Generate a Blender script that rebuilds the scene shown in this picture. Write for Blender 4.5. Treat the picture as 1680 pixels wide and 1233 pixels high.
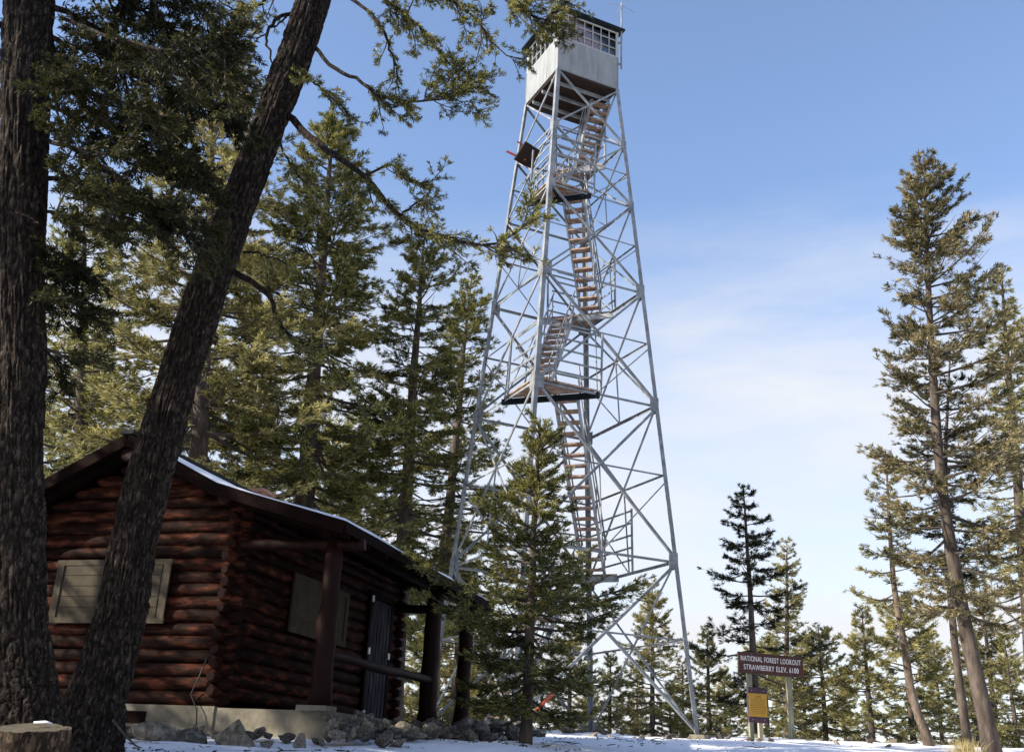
import bpy, math, random
import numpy as np
from mathutils import Vector, Matrix
R=math.radians
scene=bpy.context.scene
for o in list(bpy.data.objects): bpy.data.objects.remove(o)
# ---------------------------------------------------------------- camera
F=1700.06; PITCH=0.363; ROLL=0.0434; IW,IH=1680,1233
cp_,sp_=math.cos(PITCH),math.sin(PITCH); cr_,sr_=math.cos(ROLL),math.sin(ROLL)
FW=np.array([0,cp_,sp_]); r0=np.array([1,0,0.]); u0=np.array([0,-sp_,cp_])
RT=cr_*r0+sr_*u0; UP=-sr_*r0+cr_*u0
cam=bpy.data.cameras.new('camera'); camo=bpy.data.objects.new('camera',cam); scene.collection.objects.link(camo)
m=Matrix((( RT[0],UP[0],-FW[0]),(RT[1],UP[1],-FW[1]),(RT[2],UP[2],-FW[2]))).to_4x4()
camo.matrix_world=m; cam.sensor_width=36; cam.lens=36*F/IW; cam.clip_end=5000; cam.clip_start=.1
scene.camera=camo
# ---------------------------------------------------------------- light
SUN_EL=R(29); PHI=R(73)      # sun stands to the left of the view, slightly behind the camera
sd=Vector((-math.sin(PHI)*math.cos(SUN_EL),-math.cos(PHI)*math.cos(SUN_EL),math.sin(SUN_EL)))
sun=bpy.data.lights.new('sun','SUN'); suno=bpy.data.objects.new('sun',sun); scene.collection.objects.link(suno)
sun.energy=4.9; sun.angle=R(.5); sun.color=(1,.91,.76); suno.rotation_euler=sd.to_track_quat('Z','Y').to_euler()
world=bpy.data.worlds.new('World'); scene.world=world; world.use_nodes=True
nt=world.node_tree; N=nt.nodes; L=nt.links; N.clear()
def nd(t,loc=None,**k):
    n=N.new(t)
    for a,b in k.items(): setattr(n,a,b)
    return n
out=nd('ShaderNodeOutputWorld'); bg=nd('ShaderNodeBackground'); sky=nd('ShaderNodeTexSky')
sky.sky_type='NISHITA'; sky.sun_disc=False; sky.sun_elevation=SUN_EL; sky.sun_rotation=math.atan2(sd.x,sd.y); sky.altitude=300
sky.air_density=1.0; sky.dust_density=1.0; sky.ozone_density=3.0
tc=nd('ShaderNodeTexCoord'); sep=nd('ShaderNodeSeparateXYZ'); L.new(tc.outputs['Generated'],sep.inputs[0])
mp=nd('ShaderNodeMapping'); mp.inputs['Scale'].default_value=(1.2,1.2,5.5); mp.inputs['Rotation'].default_value=(0,.12,.4); L.new(tc.outputs['Generated'],mp.inputs[0])
nz=nd('ShaderNodeTexNoise'); nz.inputs['Scale'].default_value=2.3; nz.inputs['Detail'].default_value=8; nz.inputs['Roughness'].default_value=.55; nz.inputs['Distortion'].default_value=.3
L.new(mp.outputs[0],nz.inputs['Vector'])
cr=nd('ShaderNodeValToRGB'); cr.color_ramp.elements[0].position=.36; cr.color_ramp.elements[1].position=.68; L.new(nz.outputs['Fac'],cr.inputs[0])
hz=nd('ShaderNodeMapRange'); hz.inputs['From Min'].default_value=.50; hz.inputs['From Max'].default_value=.33; hz.inputs['To Min'].default_value=.02; hz.inputs['To Max'].default_value=1; hz.interpolation_type='SMOOTHSTEP'
nz3=nd('ShaderNodeTexNoise'); nz3.inputs['Scale'].default_value=1.6; nz3.inputs['Detail'].default_value=7; nz3.inputs['Roughness'].default_value=.6; L.new(mp.outputs[0],nz3.inputs['Vector'])
wz=nd('ShaderNodeMath',operation='MULTIPLY_ADD'); L.new(nz3.outputs['Fac'],wz.inputs[0]); wz.inputs[1].default_value=-.22; L.new(sep.outputs['Z'],wz.inputs[2])
wz2=nd('ShaderNodeMath',operation='ADD'); L.new(wz.outputs[0],wz2.inputs[0]); wz2.inputs[1].default_value=.11; L.new(wz2.outputs[0],hz.inputs['Value'])
mu=nd('ShaderNodeMath',operation='MULTIPLY'); L.new(hz.outputs[0],mu.inputs[0])
ad=nd('ShaderNodeMath',operation='MULTIPLY_ADD'); L.new(cr.outputs[0],ad.inputs[0]); ad.inputs[1].default_value=.5; ad.inputs[2].default_value=.6
L.new(ad.outputs[0],mu.inputs[1])
mx=nd('ShaderNodeMix',data_type='RGBA'); L.new(mu.outputs[0],mx.inputs['Factor']); tn=nd('ShaderNodeMix',data_type='RGBA',blend_type='MULTIPLY'); tn.inputs[0].default_value=1; tn.inputs[7].default_value=(1.14,1.06,1.04,1); L.new(sky.outputs[0],tn.inputs[6]); L.new(tn.outputs[2],mx.inputs[6]); mx.inputs[7].default_value=(3.25,3.3,3.42,1)
L.new(mx.outputs[2],bg.inputs[0]); bg.inputs[1].default_value=.15; L.new(bg.outputs[0],out.inputs[0])
scene.view_settings.view_transform='Standard'; scene.view_settings.look='None'; scene.view_settings.exposure=.9; scene.view_settings.gamma=1
scene.render.engine='CYCLES'; scene.cycles.transparent_max_bounces=16; scene.cycles.max_bounces=6
# ---------------------------------------------------------------- helpers
rng=np.random.default_rng(7); random.seed(7)
def ray(x,y): return FW+RT*(x-IW/2)/F+UP*(IH/2-y)/F
def at(x,y,Y): d=ray(x,y); return d*Y/d[1]        # the point at depth Y that stands at that place of the survey
COL=scene.collection
def tagp(o,label=None,cat=None,group=None,kind=None):
    if label: o['label']=label
    if cat: o['category']=cat
    if group: o['group']=group
    if kind: o['kind']=kind
    return o
def empty(name,loc,label,cat,group=None):
    o=bpy.data.objects.new(name,None); COL.objects.link(o); o.location=loc; o.empty_display_size=.3
    return tagp(o,label,cat,group)
class MB:
    """collects vertices/faces in world space, links them as ONE mesh object"""
    def __init__(s): s.v=[];s.f=[];s.m=[];s.sm=[];s.n=0
    def add(s,V,Fc,mi=0,smooth=False):
        V=np.asarray(V,float).reshape(-1,3); s.v.append(V)
        for f in Fc: s.f.append([i+s.n for i in f]); s.m.append(mi); s.sm.append(smooth)
        s.n+=len(V)
    def box(s,c,ax,ay,az,hx,hy,hz,mi=0):
        c,ax,ay,az=[np.asarray(t,float) for t in(c,ax,ay,az)]
        V=[c+ax*hx*i+ay*hy*j+az*hz*k for k in(-1,1) for j in(-1,1) for i in(-1,1)]
        s.add(V,[(0,2,3,1),(4,5,7,6),(0,1,5,4),(2,6,7,3),(0,4,6,2),(1,3,7,5)],mi)
    def beam(s,a,b,w,h,up=(0,0,1),mi=0):
        a=np.asarray(a,float);b=np.asarray(b,float);d=b-a;l=np.linalg.norm(d);d=d/l
        up=np.asarray(up,float);x=np.cross(d,up)
        if np.linalg.norm(x)<1e-3: x=np.cross(d,[1,0,0])
        x/=np.linalg.norm(x);y=np.cross(x,d)
        s.box((a+b)/2,d,x,y,l/2,w/2,h/2,mi)
    def angle(s,a,b,w,n1,n2,t=.009,mi=0):
        """angle iron from a to b, one flange along n1, the other along n2"""
        a=np.asarray(a,float);b=np.asarray(b,float);d=b-a;l=np.linalg.norm(d);d/=l
        n1=np.asarray(n1,float);n1=n1-d*(n1@d);n1/=np.linalg.norm(n1)
        n2=np.asarray(n2,float);n2=n2-d*(n2@d);n2=n2-n1*(n2@n1);n2/=np.linalg.norm(n2)
        P=[(0,0),(w,0),(w,t),(t,t),(t,w),(0,w)]
        V=[q+n1*p[0]+n2*p[1] for q in(a,b) for p in P]
        Fc=[(i,(i+1)%6,6+(i+1)%6,6+i) for i in range(6)]+[(5,4,3,0),(3,2,1,0),(6,9,10,11),(6,7,8,9)]
        s.add(V,Fc,mi)
    def tube(s,pts,rad,n=8,mi=0,smooth=True,cap=True,cm=None):
        pts=np.asarray(pts,float);k=len(pts);rad=np.broadcast_to(rad,(k,))
        T=np.gradient(pts,axis=0);T/=np.linalg.norm(T,axis=1)[:,None]+1e-9
        x=np.cross(T[0],[0,0,1.]); 
        if np.linalg.norm(x)<.1: x=np.cross(T[0],[1.,0,0])
        x/=np.linalg.norm(x);V=[]
        for i in range(k):
            x=x-T[i]*(x@T[i]);x/=np.linalg.norm(x);y=np.cross(T[i],x)
            for j in range(n):
                a=2*math.pi*j/n;V.append(pts[i]+rad[i]*(x*math.cos(a)+y*math.sin(a)))
        Fc=[(i*n+j,i*n+(j+1)%n,(i+1)*n+(j+1)%n,(i+1)*n+j) for i in range(k-1) for j in range(n)]
        s.add(V,Fc,mi,smooth)
        if cap:
            cm=mi if cm is None else cm
            s.f.append([s.n-len(V)+j for j in range(n)][::-1]);s.m.append(cm);s.sm.append(False)
            s.f.append([s.n-n+j for j in range(n)]);s.m.append(cm);s.sm.append(False)
    def build(s,name,mats,parent=None,**k):
        if not isinstance(mats,(list,tuple)): mats=[mats]
        V=np.concatenate(s.v)
        org=worg(parent) if parent else np.zeros(3)
        if parent is None and k.get('origin') is not None: org=np.array(k['origin'],float)
        V=V-org
        me=bpy.data.meshes.new(name); me.from_pydata(V.tolist(),[],s.f)
        for mt in mats: me.materials.append(mt)
        me.polygons.foreach_set('material_index',s.m); me.polygons.foreach_set('use_smooth',s.sm); me.update()
        o=bpy.data.objects.new(name,me); COL.objects.link(o)
        if parent: o.parent=parent
        else: o.location=org
        return tagp(o,k.get('label'),k.get('cat'),k.get('group'),k.get('kind'))
def worg(o):
    p=np.zeros(3)
    while o: p+=np.array(o.location); o=o.parent
    return p
def np_mesh(name,V,K,mat,parent=None,org=None,smooth=False,faces=None):
    """V (n,3); consecutive K vertices form a face unless faces given (m,K)"""
    V=np.asarray(V,np.float32).reshape(-1,3)
    if parent is not None: V=V-worg(parent).astype(np.float32)
    elif org is not None: V=V-np.asarray(org,np.float32)
    me=bpy.data.meshes.new(name); me.vertices.add(len(V)); me.vertices.foreach_set('co',V.ravel())
    idx=np.arange(len(V),dtype=np.int32) if faces is None else np.asarray(faces,np.int32).ravel()
    nf=len(idx)//K; me.loops.add(len(idx)); me.loops.foreach_set('vertex_index',idx)
    me.polygons.add(nf); me.polygons.foreach_set('loop_start',np.arange(nf,dtype=np.int32)*K)
    try: me.polygons.foreach_set('loop_total',np.full(nf,K,dtype=np.int32))
    except Exception: pass
    me.polygons.foreach_set('use_smooth',np.full(nf,smooth)); me.update(calc_edges=True)
    for mt in (mat if isinstance(mat,(list,tuple)) else [mat]): me.materials.append(mt)
    o=bpy.data.objects.new(name,me); COL.objects.link(o)
    if parent is not None: o.parent=parent
    elif org is not None: o.location=org
    return o
# ---------------------------------------------------------------- materials
def mat(name,cols,scale=4,rough=.8,stretch=(1,1,1),detail=6,bump=0,bscale=20,metal=0,spec=.3,ramp=None,coord='Object',bstretch=None,dist=0,trans=0):
    m=bpy.data.materials.new(name); m.use_nodes=True; t=m.node_tree; n=t.nodes; l=t.links
    b=n['Principled BSDF']; b.inputs['Roughness'].default_value=rough; b.inputs['Metallic'].default_value=metal; b.inputs['Specular IOR Level'].default_value=spec
    c=n.new('ShaderNodeTexCoord'); mp=n.new('ShaderNodeMapping'); mp.inputs['Scale'].default_value=stretch; l.new(c.outputs[coord],mp.inputs[0])
    z=n.new('ShaderNodeTexNoise'); z.inputs['Scale'].default_value=scale; z.inputs['Detail'].default_value=detail; z.inputs['Roughness'].default_value=.62; z.inputs['Distortion'].default_value=dist
    l.new(mp.outputs[0],z.inputs['Vector'])
    r=n.new('ShaderNodeValToRGB'); e=r.color_ramp.elements; ps=ramp or [.3+.4*i/(max(1,len(cols)-1)) for i in range(len(cols))]
    e[0].position=ps[0]; e[0].color=(*cols[0],1); e[1].position=ps[-1]; e[1].color=(*cols[-1],1)
    for p,cc in zip(ps[1:-1],cols[1:-1]): q=e.new(p); q.color=(*cc,1)
    l.new(z.outputs['Fac'],r.inputs[0]); l.new(r.outputs[0],b.inputs['Base Color'])
    if bump:
        z2=n.new('ShaderNodeTexNoise'); z2.inputs['Scale'].default_value=bscale; z2.inputs['Detail'].default_value=5
        mp2=n.new('ShaderNodeMapping'); mp2.inputs['Scale'].default_value=bstretch or stretch; l.new(c.outputs[coord],mp2.inputs[0]); l.new(mp2.outputs[0],z2.inputs['Vector'])
        bp=n.new('ShaderNodeBump'); bp.inputs['Strength'].default_value=bump; bp.inputs['Distance'].default_value=.03; l.new(z2.outputs['Fac'],bp.inputs['Height']); l.new(bp.outputs[0],b.inputs['Normal'])
    return m
def foliage_mat(name,dark,mid,tip,rb=.5):
    m=bpy.data.materials.new(name); m.use_nodes=True; t=m.node_tree; n=t.nodes; l=t.links
    b=n['Principled BSDF']; b.inputs['Roughness'].default_value=.55; b.inputs['Specular IOR Level'].default_value=.25
    c=n.new('ShaderNodeTexCoord'); z=n.new('ShaderNodeTexNoise'); z.inputs['Scale'].default_value=1.1; z.inputs['Detail'].default_value=4; l.new(c.outputs['Object'],z.inputs['Vector'])
    g=n.new('ShaderNodeNewGeometry'); a=n.new('ShaderNodeMath'); a.operation='MULTIPLY_ADD'; a.inputs[1].default_value=rb; l.new(g.outputs['Random Per Island'],a.inputs[0]); 
    a2=n.new('ShaderNodeMath'); a2.operation='SUBTRACT'; a2.inputs[1].default_value=rb/2; l.new(z.outputs['Fac'],a2.inputs[0]); l.new(a2.outputs[0],a.inputs[2])
    r=n.new('ShaderNodeValToRGB'); e=r.color_ramp.elements; e[0].position=.3; e[0].color=(*dark,1); e[1].position=.75; e[1].color=(*tip,1); q=e.new(.52); q.color=(*mid,1)
    l.new(a.outputs[0],r.inputs[0]); l.new(r.outputs[0],b.inputs['Base Color'])
    tr=n.new('ShaderNodeBsdfTranslucent'); l.new(r.outputs[0],tr.inputs[0]); ms=n.new('ShaderNodeMixShader'); ms.inputs[0].default_value=.36
    l.new(b.outputs[0],ms.inputs[1]); l.new(tr.outputs[0],ms.inputs[2]); l.new(ms.outputs[0],n['Material Output'].inputs[0])
    return m
def bark_mat(name,cols,sc=9,bump=1.0):
    m=bpy.data.materials.new(name); m.use_nodes=True; t=m.node_tree; n=t.nodes; l=t.links
    b=n['Principled BSDF']; b.inputs['Roughness'].default_value=.9; b.inputs['Specular IOR Level'].default_value=.15
    c=n.new('ShaderNodeTexCoord'); mp=n.new('ShaderNodeMapping'); mp.inputs['Scale'].default_value=(1,1,.34); l.new(c.outputs['Object'],mp.inputs[0])
    v=n.new('ShaderNodeTexVoronoi'); v.feature='DISTANCE_TO_EDGE'; v.inputs['Scale'].default_value=sc*1.6
    z=n.new('ShaderNodeTexNoise'); z.inputs['Scale'].default_value=sc*2.2; z.inputs['Detail'].default_value=8; z.inputs['Roughness'].default_value=.7; l.new(mp.outputs[0],z.inputs['Vector'])
    vm=n.new('ShaderNodeVectorMath'); vm.operation='MULTIPLY_ADD'; vm.inputs[1].default_value=(.12,.12,.12); l.new(z.outputs['Color'],vm.inputs[0]); l.new(mp.outputs[0],vm.inputs[2]); l.new(vm.outputs[0],v.inputs['Vector'])
    r=n.new('ShaderNodeValToRGB'); e=r.color_ramp.elements; e[0].position=.25; e[0].color=(*cols[0],1); e[1].position=.72; e[1].color=(*cols[2],1); q=e.new(.5); q.color=(*cols[1],1)
    l.new(z.outputs['Fac'],r.inputs[0])
    r2=n.new('ShaderNodeValToRGB'); r2.color_ramp.elements[0].position=0; r2.color_ramp.elements[0].color=(.3,.3,.3,1); r2.color_ramp.elements[1].position=.16; l.new(v.outputs['Distance'],r2.inputs[0])
    mm=n.new('ShaderNodeMix'); mm.data_type='RGBA'; mm.blend_type='MULTIPLY'; mm.inputs[0].default_value=.8; l.new(r.outputs[0],mm.inputs[6]); l.new(r2.outputs[0],mm.inputs[7]); l.new(mm.outputs[2],b.inputs['Base Color'])
    ma=n.new('ShaderNodeMath'); ma.operation='MULTIPLY_ADD'; ma.inputs[1].default_value=.5; l.new(z.outputs['Fac'],ma.inputs[0]); l.new(r2.outputs[0],ma.inputs[2])
    bp=n.new('ShaderNodeBump'); bp.inputs['Strength'].default_value=bump; bp.inputs['Distance'].default_value=.03; l.new(ma.outputs[0],bp.inputs['Height']); l.new(bp.outputs[0],b.inputs['Normal'])
    return m
M={}
M['snow']=None
M['steel']=mat('galvanised_steel',[(.15,.08,.05),(.14,.15,.165),(.21,.225,.24),(.31,.325,.34)],scale=3,rough=.5,metal=.15,spec=.4,bump=.1,bscale=30,ramp=[.27,.34,.5,.68])
M['steel_rust']=mat('rust_stained_steel',[(.22,.12,.08),(.4,.38,.37),(.52,.53,.54)],scale=4,rough=.6,metal=.3,ramp=[.3,.44,.6])
M['tread']=mat('weathered_red_tread',[(.15,.075,.05),(.28,.185,.14),(.45,.39,.32)],scale=6,rough=.85,stretch=(1,1,1),bump=.3,ramp=[.3,.5,.7])
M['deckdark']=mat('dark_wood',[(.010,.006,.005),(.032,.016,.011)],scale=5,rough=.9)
M['cabwall']=mat('galvanised_sheet',[(.18,.19,.20),(.235,.25,.26),(.28,.295,.305)],scale=3.2,rough=.6,stretch=(1.5,1.5,.35),metal=.1,bump=.08,bscale=8)
M['muntin']=mat('white_window_frame',[(.36,.37,.37),(.46,.47,.46)],rough=.6)
M['roofdark']=mat('dark_roof_metal',[(.008,.012,.014),(.018,.024,.028)],rough=.7,spec=.1)
M['interior']=mat('interior_wood',[(.4,.2,.13),(.55,.3,.2)],scale=5,rough=.7)
M['redpaint']=mat('red_paint',[(.35,.05,.03),(.5,.09,.05)],rough=.6)
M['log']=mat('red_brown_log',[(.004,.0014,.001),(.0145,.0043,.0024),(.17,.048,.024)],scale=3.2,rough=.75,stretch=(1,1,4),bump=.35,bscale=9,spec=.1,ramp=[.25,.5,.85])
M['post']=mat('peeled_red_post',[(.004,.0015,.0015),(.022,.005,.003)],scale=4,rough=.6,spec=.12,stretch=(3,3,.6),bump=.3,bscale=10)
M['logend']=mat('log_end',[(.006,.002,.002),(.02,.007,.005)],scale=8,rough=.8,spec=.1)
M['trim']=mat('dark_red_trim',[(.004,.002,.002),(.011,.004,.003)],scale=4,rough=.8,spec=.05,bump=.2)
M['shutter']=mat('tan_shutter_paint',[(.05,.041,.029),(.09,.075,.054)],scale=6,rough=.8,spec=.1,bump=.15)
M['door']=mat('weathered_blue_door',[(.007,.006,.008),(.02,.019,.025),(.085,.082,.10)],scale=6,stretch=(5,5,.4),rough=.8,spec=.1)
M['white']=mat('white_plastic',[(.7,.72,.75),(.8,.8,.82)],rough=.5)
M['concrete']=mat('pale_concrete',[(.085,.075,.056),(.18,.162,.122),(.27,.245,.19)],scale=2.5,rough=.9,bump=.35,bscale=14)
M['roofing']=mat('green_grey_roofing',[(.018,.02,.02),(.04,.043,.043)],scale=9,rough=.9,spec=.1)
M['brick']=None
M['rock']=mat('grey_rock',[(.022,.018,.015),(.09,.075,.06),(.26,.235,.20)],scale=3.5,rough=.9,bump=.7,bscale=9)
M['rockwarm']=mat('tan_rock',[(.06,.05,.035),(.2,.17,.13),(.36,.33,.27)],scale=3.5,rough=.9,bump=.7,bscale=9)
M['signbrown']=mat('brown_sign_paint',[(.052,.016,.015),(.07,.021,.019)],scale=3,rough=.5)
M['signtext']=mat('white_lettering',[(.6,.6,.6),(.72,.72,.72)],rough=.5)
M['yellow']=mat('yellow_notice',[(.34,.19,.02),(.43,.26,.04)],scale=5,rough=.6)
M['ink']=mat('brown_ink',[(.14,.08,.02),(.22,.12,.03)],rough=.8)
M['plank']=mat('purple_brown_board',[(.035,.02,.035),(.07,.035,.05)],rough=.7)
M['signpost']=mat('greenish_treated_post',[(.10,.105,.08),(.20,.205,.15),(.34,.34,.26)],scale=4,stretch=(4,4,.5),rough=.85,bump=.2)
M['paleplank']=mat('pale_post',[(.25,.22,.16),(.42,.38,.28)],scale=4,stretch=(4,4,.5),rough=.85)
M['bark']=bark_mat('fir_bark',[(.012,.009,.007),(.040,.030,.024),(.125,.10,.085)],sc=14,bump=1.0)
M['barkfar']=mat('distant_bark',[(.03,.022,.018),(.07,.055,.045),(.14,.11,.09)],scale=6,stretch=(1,1,.3),rough=.95,bump=.5)
M['barkpink']=mat('pinkish_bark',[(.05,.035,.027),(.12,.09,.07),(.22,.18,.145)],scale=6,stretch=(1,1,.4),rough=.9,bump=.3)
M['stumpbark']=bark_mat('stump_bark',[(.022,.014,.009),(.07,.048,.032),(.19,.14,.10)],sc=12)
M['stumptop']=mat('cut_wood',[(.06,.048,.032),(.13,.11,.075)],scale=8,rough=.9,bump=.3)
M['cable']=mat('black_cable',[(.015,.015,.015),(.03,.03,.03)],rough=.6)
M['grass']=mat('dry_grass',[(.30,.24,.10),(.45,.38,.18)],rough=.9)
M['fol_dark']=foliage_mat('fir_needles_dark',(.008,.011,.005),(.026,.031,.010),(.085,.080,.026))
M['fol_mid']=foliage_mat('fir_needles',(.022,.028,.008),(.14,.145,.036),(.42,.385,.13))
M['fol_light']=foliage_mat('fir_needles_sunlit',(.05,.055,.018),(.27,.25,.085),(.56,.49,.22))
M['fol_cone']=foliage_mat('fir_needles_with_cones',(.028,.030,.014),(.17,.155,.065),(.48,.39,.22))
M['twig']=mat('twig_bark',[(.03,.025,.022),(.10,.085,.075)],scale=9,rough=.95)
M['glass']=bpy.data.materials.new('window_glass'); M['glass'].use_nodes=True
t=M['glass'].node_tree; n=t.nodes; n.remove(n['Principled BSDF']); a=n.new('ShaderNodeBsdfTransparent'); a.inputs[0].default_value=(.95,.96,.97,1); g=n.new('ShaderNodeBsdfGlossy'); g.inputs['Roughness'].default_value=.03
fr=n.new('ShaderNodeFresnel'); fr.inputs[0].default_value=1.35; ms=n.new('ShaderNodeMixShader'); t.links.new(fr.outputs[0],ms.inputs[0]); t.links.new(a.outputs[0],ms.inputs[1]); t.links.new(g.outputs[0],ms.inputs[2]); t.links.new(ms.outputs[0],n['Material Output'].inputs[0])
# brick
mb=bpy.data.materials.new('chimney_brick'); mb.use_nodes=True; t=mb.node_tree; n=t.nodes; bt=n.new('ShaderNodeTexBrick'); bt.inputs['Scale'].default_value=9; bt.inputs['Color1'].default_value=(.35,.12,.07,1); bt.inputs['Color2'].default_value=(.45,.2,.13,1); bt.inputs['Mortar'].default_value=(.4,.35,.3,1)
cc=n.new('ShaderNodeTexCoord'); mpp=n.new('ShaderNodeMapping'); mpp.inputs['Rotation'].default_value=(R(90),0,0); t.links.new(cc.outputs['Object'],mpp.inputs[0]); t.links.new(mpp.outputs[0],bt.inputs['Vector']); t.links.new(bt.outputs[0],n['Principled BSDF'].inputs['Base Color']); n['Principled BSDF'].inputs['Roughness'].default_value=.9; M['brick']=mb
# snow ground
ms_=bpy.data.materials.new('snowy_ground'); ms_.use_nodes=True; t=ms_.node_tree; n=t.nodes; l=t.links; b=n['Principled BSDF']; b.inputs['Roughness'].default_value=.6
c=n.new('ShaderNodeTexCoord'); z=n.new('ShaderNodeTexNoise'); z.inputs['Scale'].default_value=1.3; z.inputs['Detail'].default_value=9; z.inputs['Roughness'].default_value=.68; l.new(c.outputs['Object'],z.inputs['Vector'])
r=n.new('ShaderNodeValToRGB'); e=r.color_ramp.elements; e[0].position=.34; e[0].color=(.10,.07,.045,1); e[1].position=.40; e[1].color=(.80,.81,.85,1); l.new(z.outputs['Fac'],r.inputs[0]); l.new(r.outputs[0],b.inputs['Base Color'])
z2=n.new('ShaderNodeTexNoise'); z2.inputs['Scale'].default_value=7; z2.inputs['Detail'].default_value=6; l.new(c.outputs['Object'],z2.inputs['Vector']); bp=n.new('ShaderNodeBump'); bp.inputs['Strength'].default_value=.6; bp.inputs['Distance'].default_value=.06; l.new(z2.outputs['Fac'],bp.inputs['Height']); l.new(bp.outputs[0],b.inputs['Normal'])
M['ground']=ms_
M['snow']=mat('snow',[(.78,.79,.83),(.84,.85,.88)],scale=3,rough=.6,bump=.3,bscale=8)
# ---------------------------------------------------------------- ground
PY=[-60,-10,0,7,10,13.5,18,24,27,29,31,36,45,60,90,140,300,1500]
PZ=[-6,-2.4,-1.6,-.42,.06,.25,.48,.74,.91,.97,.95,.55,-.6,-3,-9,-18,-30,-60]
def ground_z(x,y): return np.interp(y,PY,PZ)+.006*np.clip(x,-40,40)
def vnoise(x,y,s,seed):
    r_=np.random.default_rng(seed).random((64,64)); X=np.asarray(x)/s; Y=np.asarray(y)/s
    xi=np.floor(X).astype(int);yi=np.floor(Y).astype(int);fx=X-xi;fy=Y-yi;fx=fx*fx*(3-2*fx);fy=fy*fy*(3-2*fy)
    g=lambda a,b:r_[a%64,b%64]
    return (g(xi,yi)*(1-fx)+g(xi+1,yi)*fx)*(1-fy)+(g(xi,yi+1)*(1-fx)+g(xi+1,yi+1)*fx)*fy-.5
def gz(x,y):
    x=np.asarray(x,float);y=np.asarray(y,float)
    near=np.clip((40-np.abs(y-10))/10,0,1)*np.clip((45-np.abs(x))/10,0,1)
    return ground_z(x,y)+near*(.14*vnoise(x,y,2.3,1)+.07*vnoise(x,y,.8,2)+.03*vnoise(x,y,.3,3))
xs=np.concatenate([-np.geomspace(1500,22,26),np.arange(-20,22,.16),np.geomspace(22,1500,26)])
ys=np.concatenate([np.linspace(-60,-4,10),np.arange(-3,9,.4),np.arange(9,33,.16),np.geomspace(33,1500,34)])
GX,GY=np.meshgrid(xs,ys); V=np.stack([GX,GY,gz(GX,GY)],-1).reshape(-1,3); nx=len(xs); ny=len(ys)
ii=(np.arange(ny-1)[:,None]*nx+np.arange(nx-1)[None]).ravel(); Fq=np.stack([ii,ii+1,ii+nx+1,ii+nx],1)
g=np_mesh('snowy_ground',V,4,M['ground'],faces=Fq,smooth=True); g['kind']='structure'
# ---------------------------------------------------------------- tower
TC=np.array([1.472,27.241,.96]); th=-.34
TS=np.array([-math.sin(th),math.cos(th),0]); TT=np.array([math.cos(th),math.sin(th),0]); ZZ=np.array([0,0,1.])
LV=dict(F=0,E=4.17,D=8.39,C=11.81,A=14.61,Z=16.72,c0=18.79)
def hd(z): k=z/18.79; return (2.523*(1-k)+1.086*k)*math.sqrt(2)
CD={'N':-TS,'R':TT,'B':TS,'L':-TT}
def cor(c,z): return TC+CD[c]*hd(z)+ZZ*z
def P(s,t,z): return TC+TS*s+TT*t+ZZ*z
tower=empty('fire_lookout_tower',TC,'tall galvanised steel lattice fire lookout tower with zigzag stairs and a glazed cab on top','lookout tower')
seq=['N','R','B','L']
for i,c in enumerate(seq):
    mbd=MB(); a=CD[seq[(i+1)%4]]-CD[c]; b2=CD[seq[(i-1)%4]]-CD[c]
    mbd.angle(cor(c,-.1)-CD[c]*0,cor(c,18.79),.12,a,b2,t=.014); leg=mbd.build('tower_leg',M['steel'],tower)
    f=MB(); f.box(cor(c,-.12)+ZZ*.04,TS,TT,ZZ,.22,.22,.09); f.build('footing',M['concrete'],leg)
levels=[('F',0),('E',4.17),('D',8.39),('C',11.81),('A',14.61),('Z',16.72),('c0',18.79)]
for i in range(4):
    c1,c2=seq[i],seq[(i+1)%4]; nrm=(CD[c1]+CD[c2])/math.sqrt(2); inn=-nrm
    for k in range(6):
        z0,z1=levels[k][1],levels[k+1][1]; w=.064 if k<3 else .052
        a0,b0,a1,b1=cor(c1,z0),cor(c2,z0),cor(c1,z1),cor(c2,z1)
        e=(b0-a0)/np.linalg.norm(b0-a0)
        ins=lambda p,q,d: p+(q-p)/np.linalg.norm(q-p)*d
        for j,(p,q) in enumerate([(a0,b1),(b0,a1)]):
            off=nrm*(-.012 if j==0 else -.030)
            m_=MB(); m_.angle(ins(p,q,.12)+off,ins(q,p,.12)+off,w,np.cross(inn,(q-p)),inn,t=.008); m_.build('diagonal_brace',M['steel'],tower)
        if k<5:
            m_=MB(); m_.angle(ins(a1,b1,.04)+nrm*-.045,ins(b1,a1,.04)+nrm*-.045,w*1.05,(0,0,-1),inn,t=.008); m_.build('horizontal_beam',M['steel'],tower)
        if k<5:
            # crossing point of the X, mid-height girt and hanger
            W0,W1=np.linalg.norm(b0-a0),np.linalg.norm(b1-a1); tt=W0/(W0+W1); xc=(a0+b0)/2*(1-tt)+(a1+b1)/2*tt; zc=z0+(z1-z0)*tt
            pa,pb=cor(c1,zc),cor(c2,zc); m_=MB(); m_.angle(pa+nrm*-.06,pb+nrm*-.06,w*.72,(0,0,-1),inn,t=.007); m_.build('horizontal_girt',M['steel'],tower)
            m_=MB(); m_.beam(xc+nrm*-.05,(a0+b0)/2+nrm*-.055,w*.6,w*.3,up=e) 
            if k>0: m_.build('hanger_rod',M['steel'],tower)
        if 1<=k<=4:
            # half redundants: from the middle of the girt down-set towards the leg
            q1=(a0+b0)/2; zc=z0+(z1-z0)*.5
            m_=MB(); m_.beam(q1+nrm*-.07,cor(c2,zc)+nrm*-.07,w*.5,w*.35,up=nrm); m_.build('sub_brace',M['steel'],tower)
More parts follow.
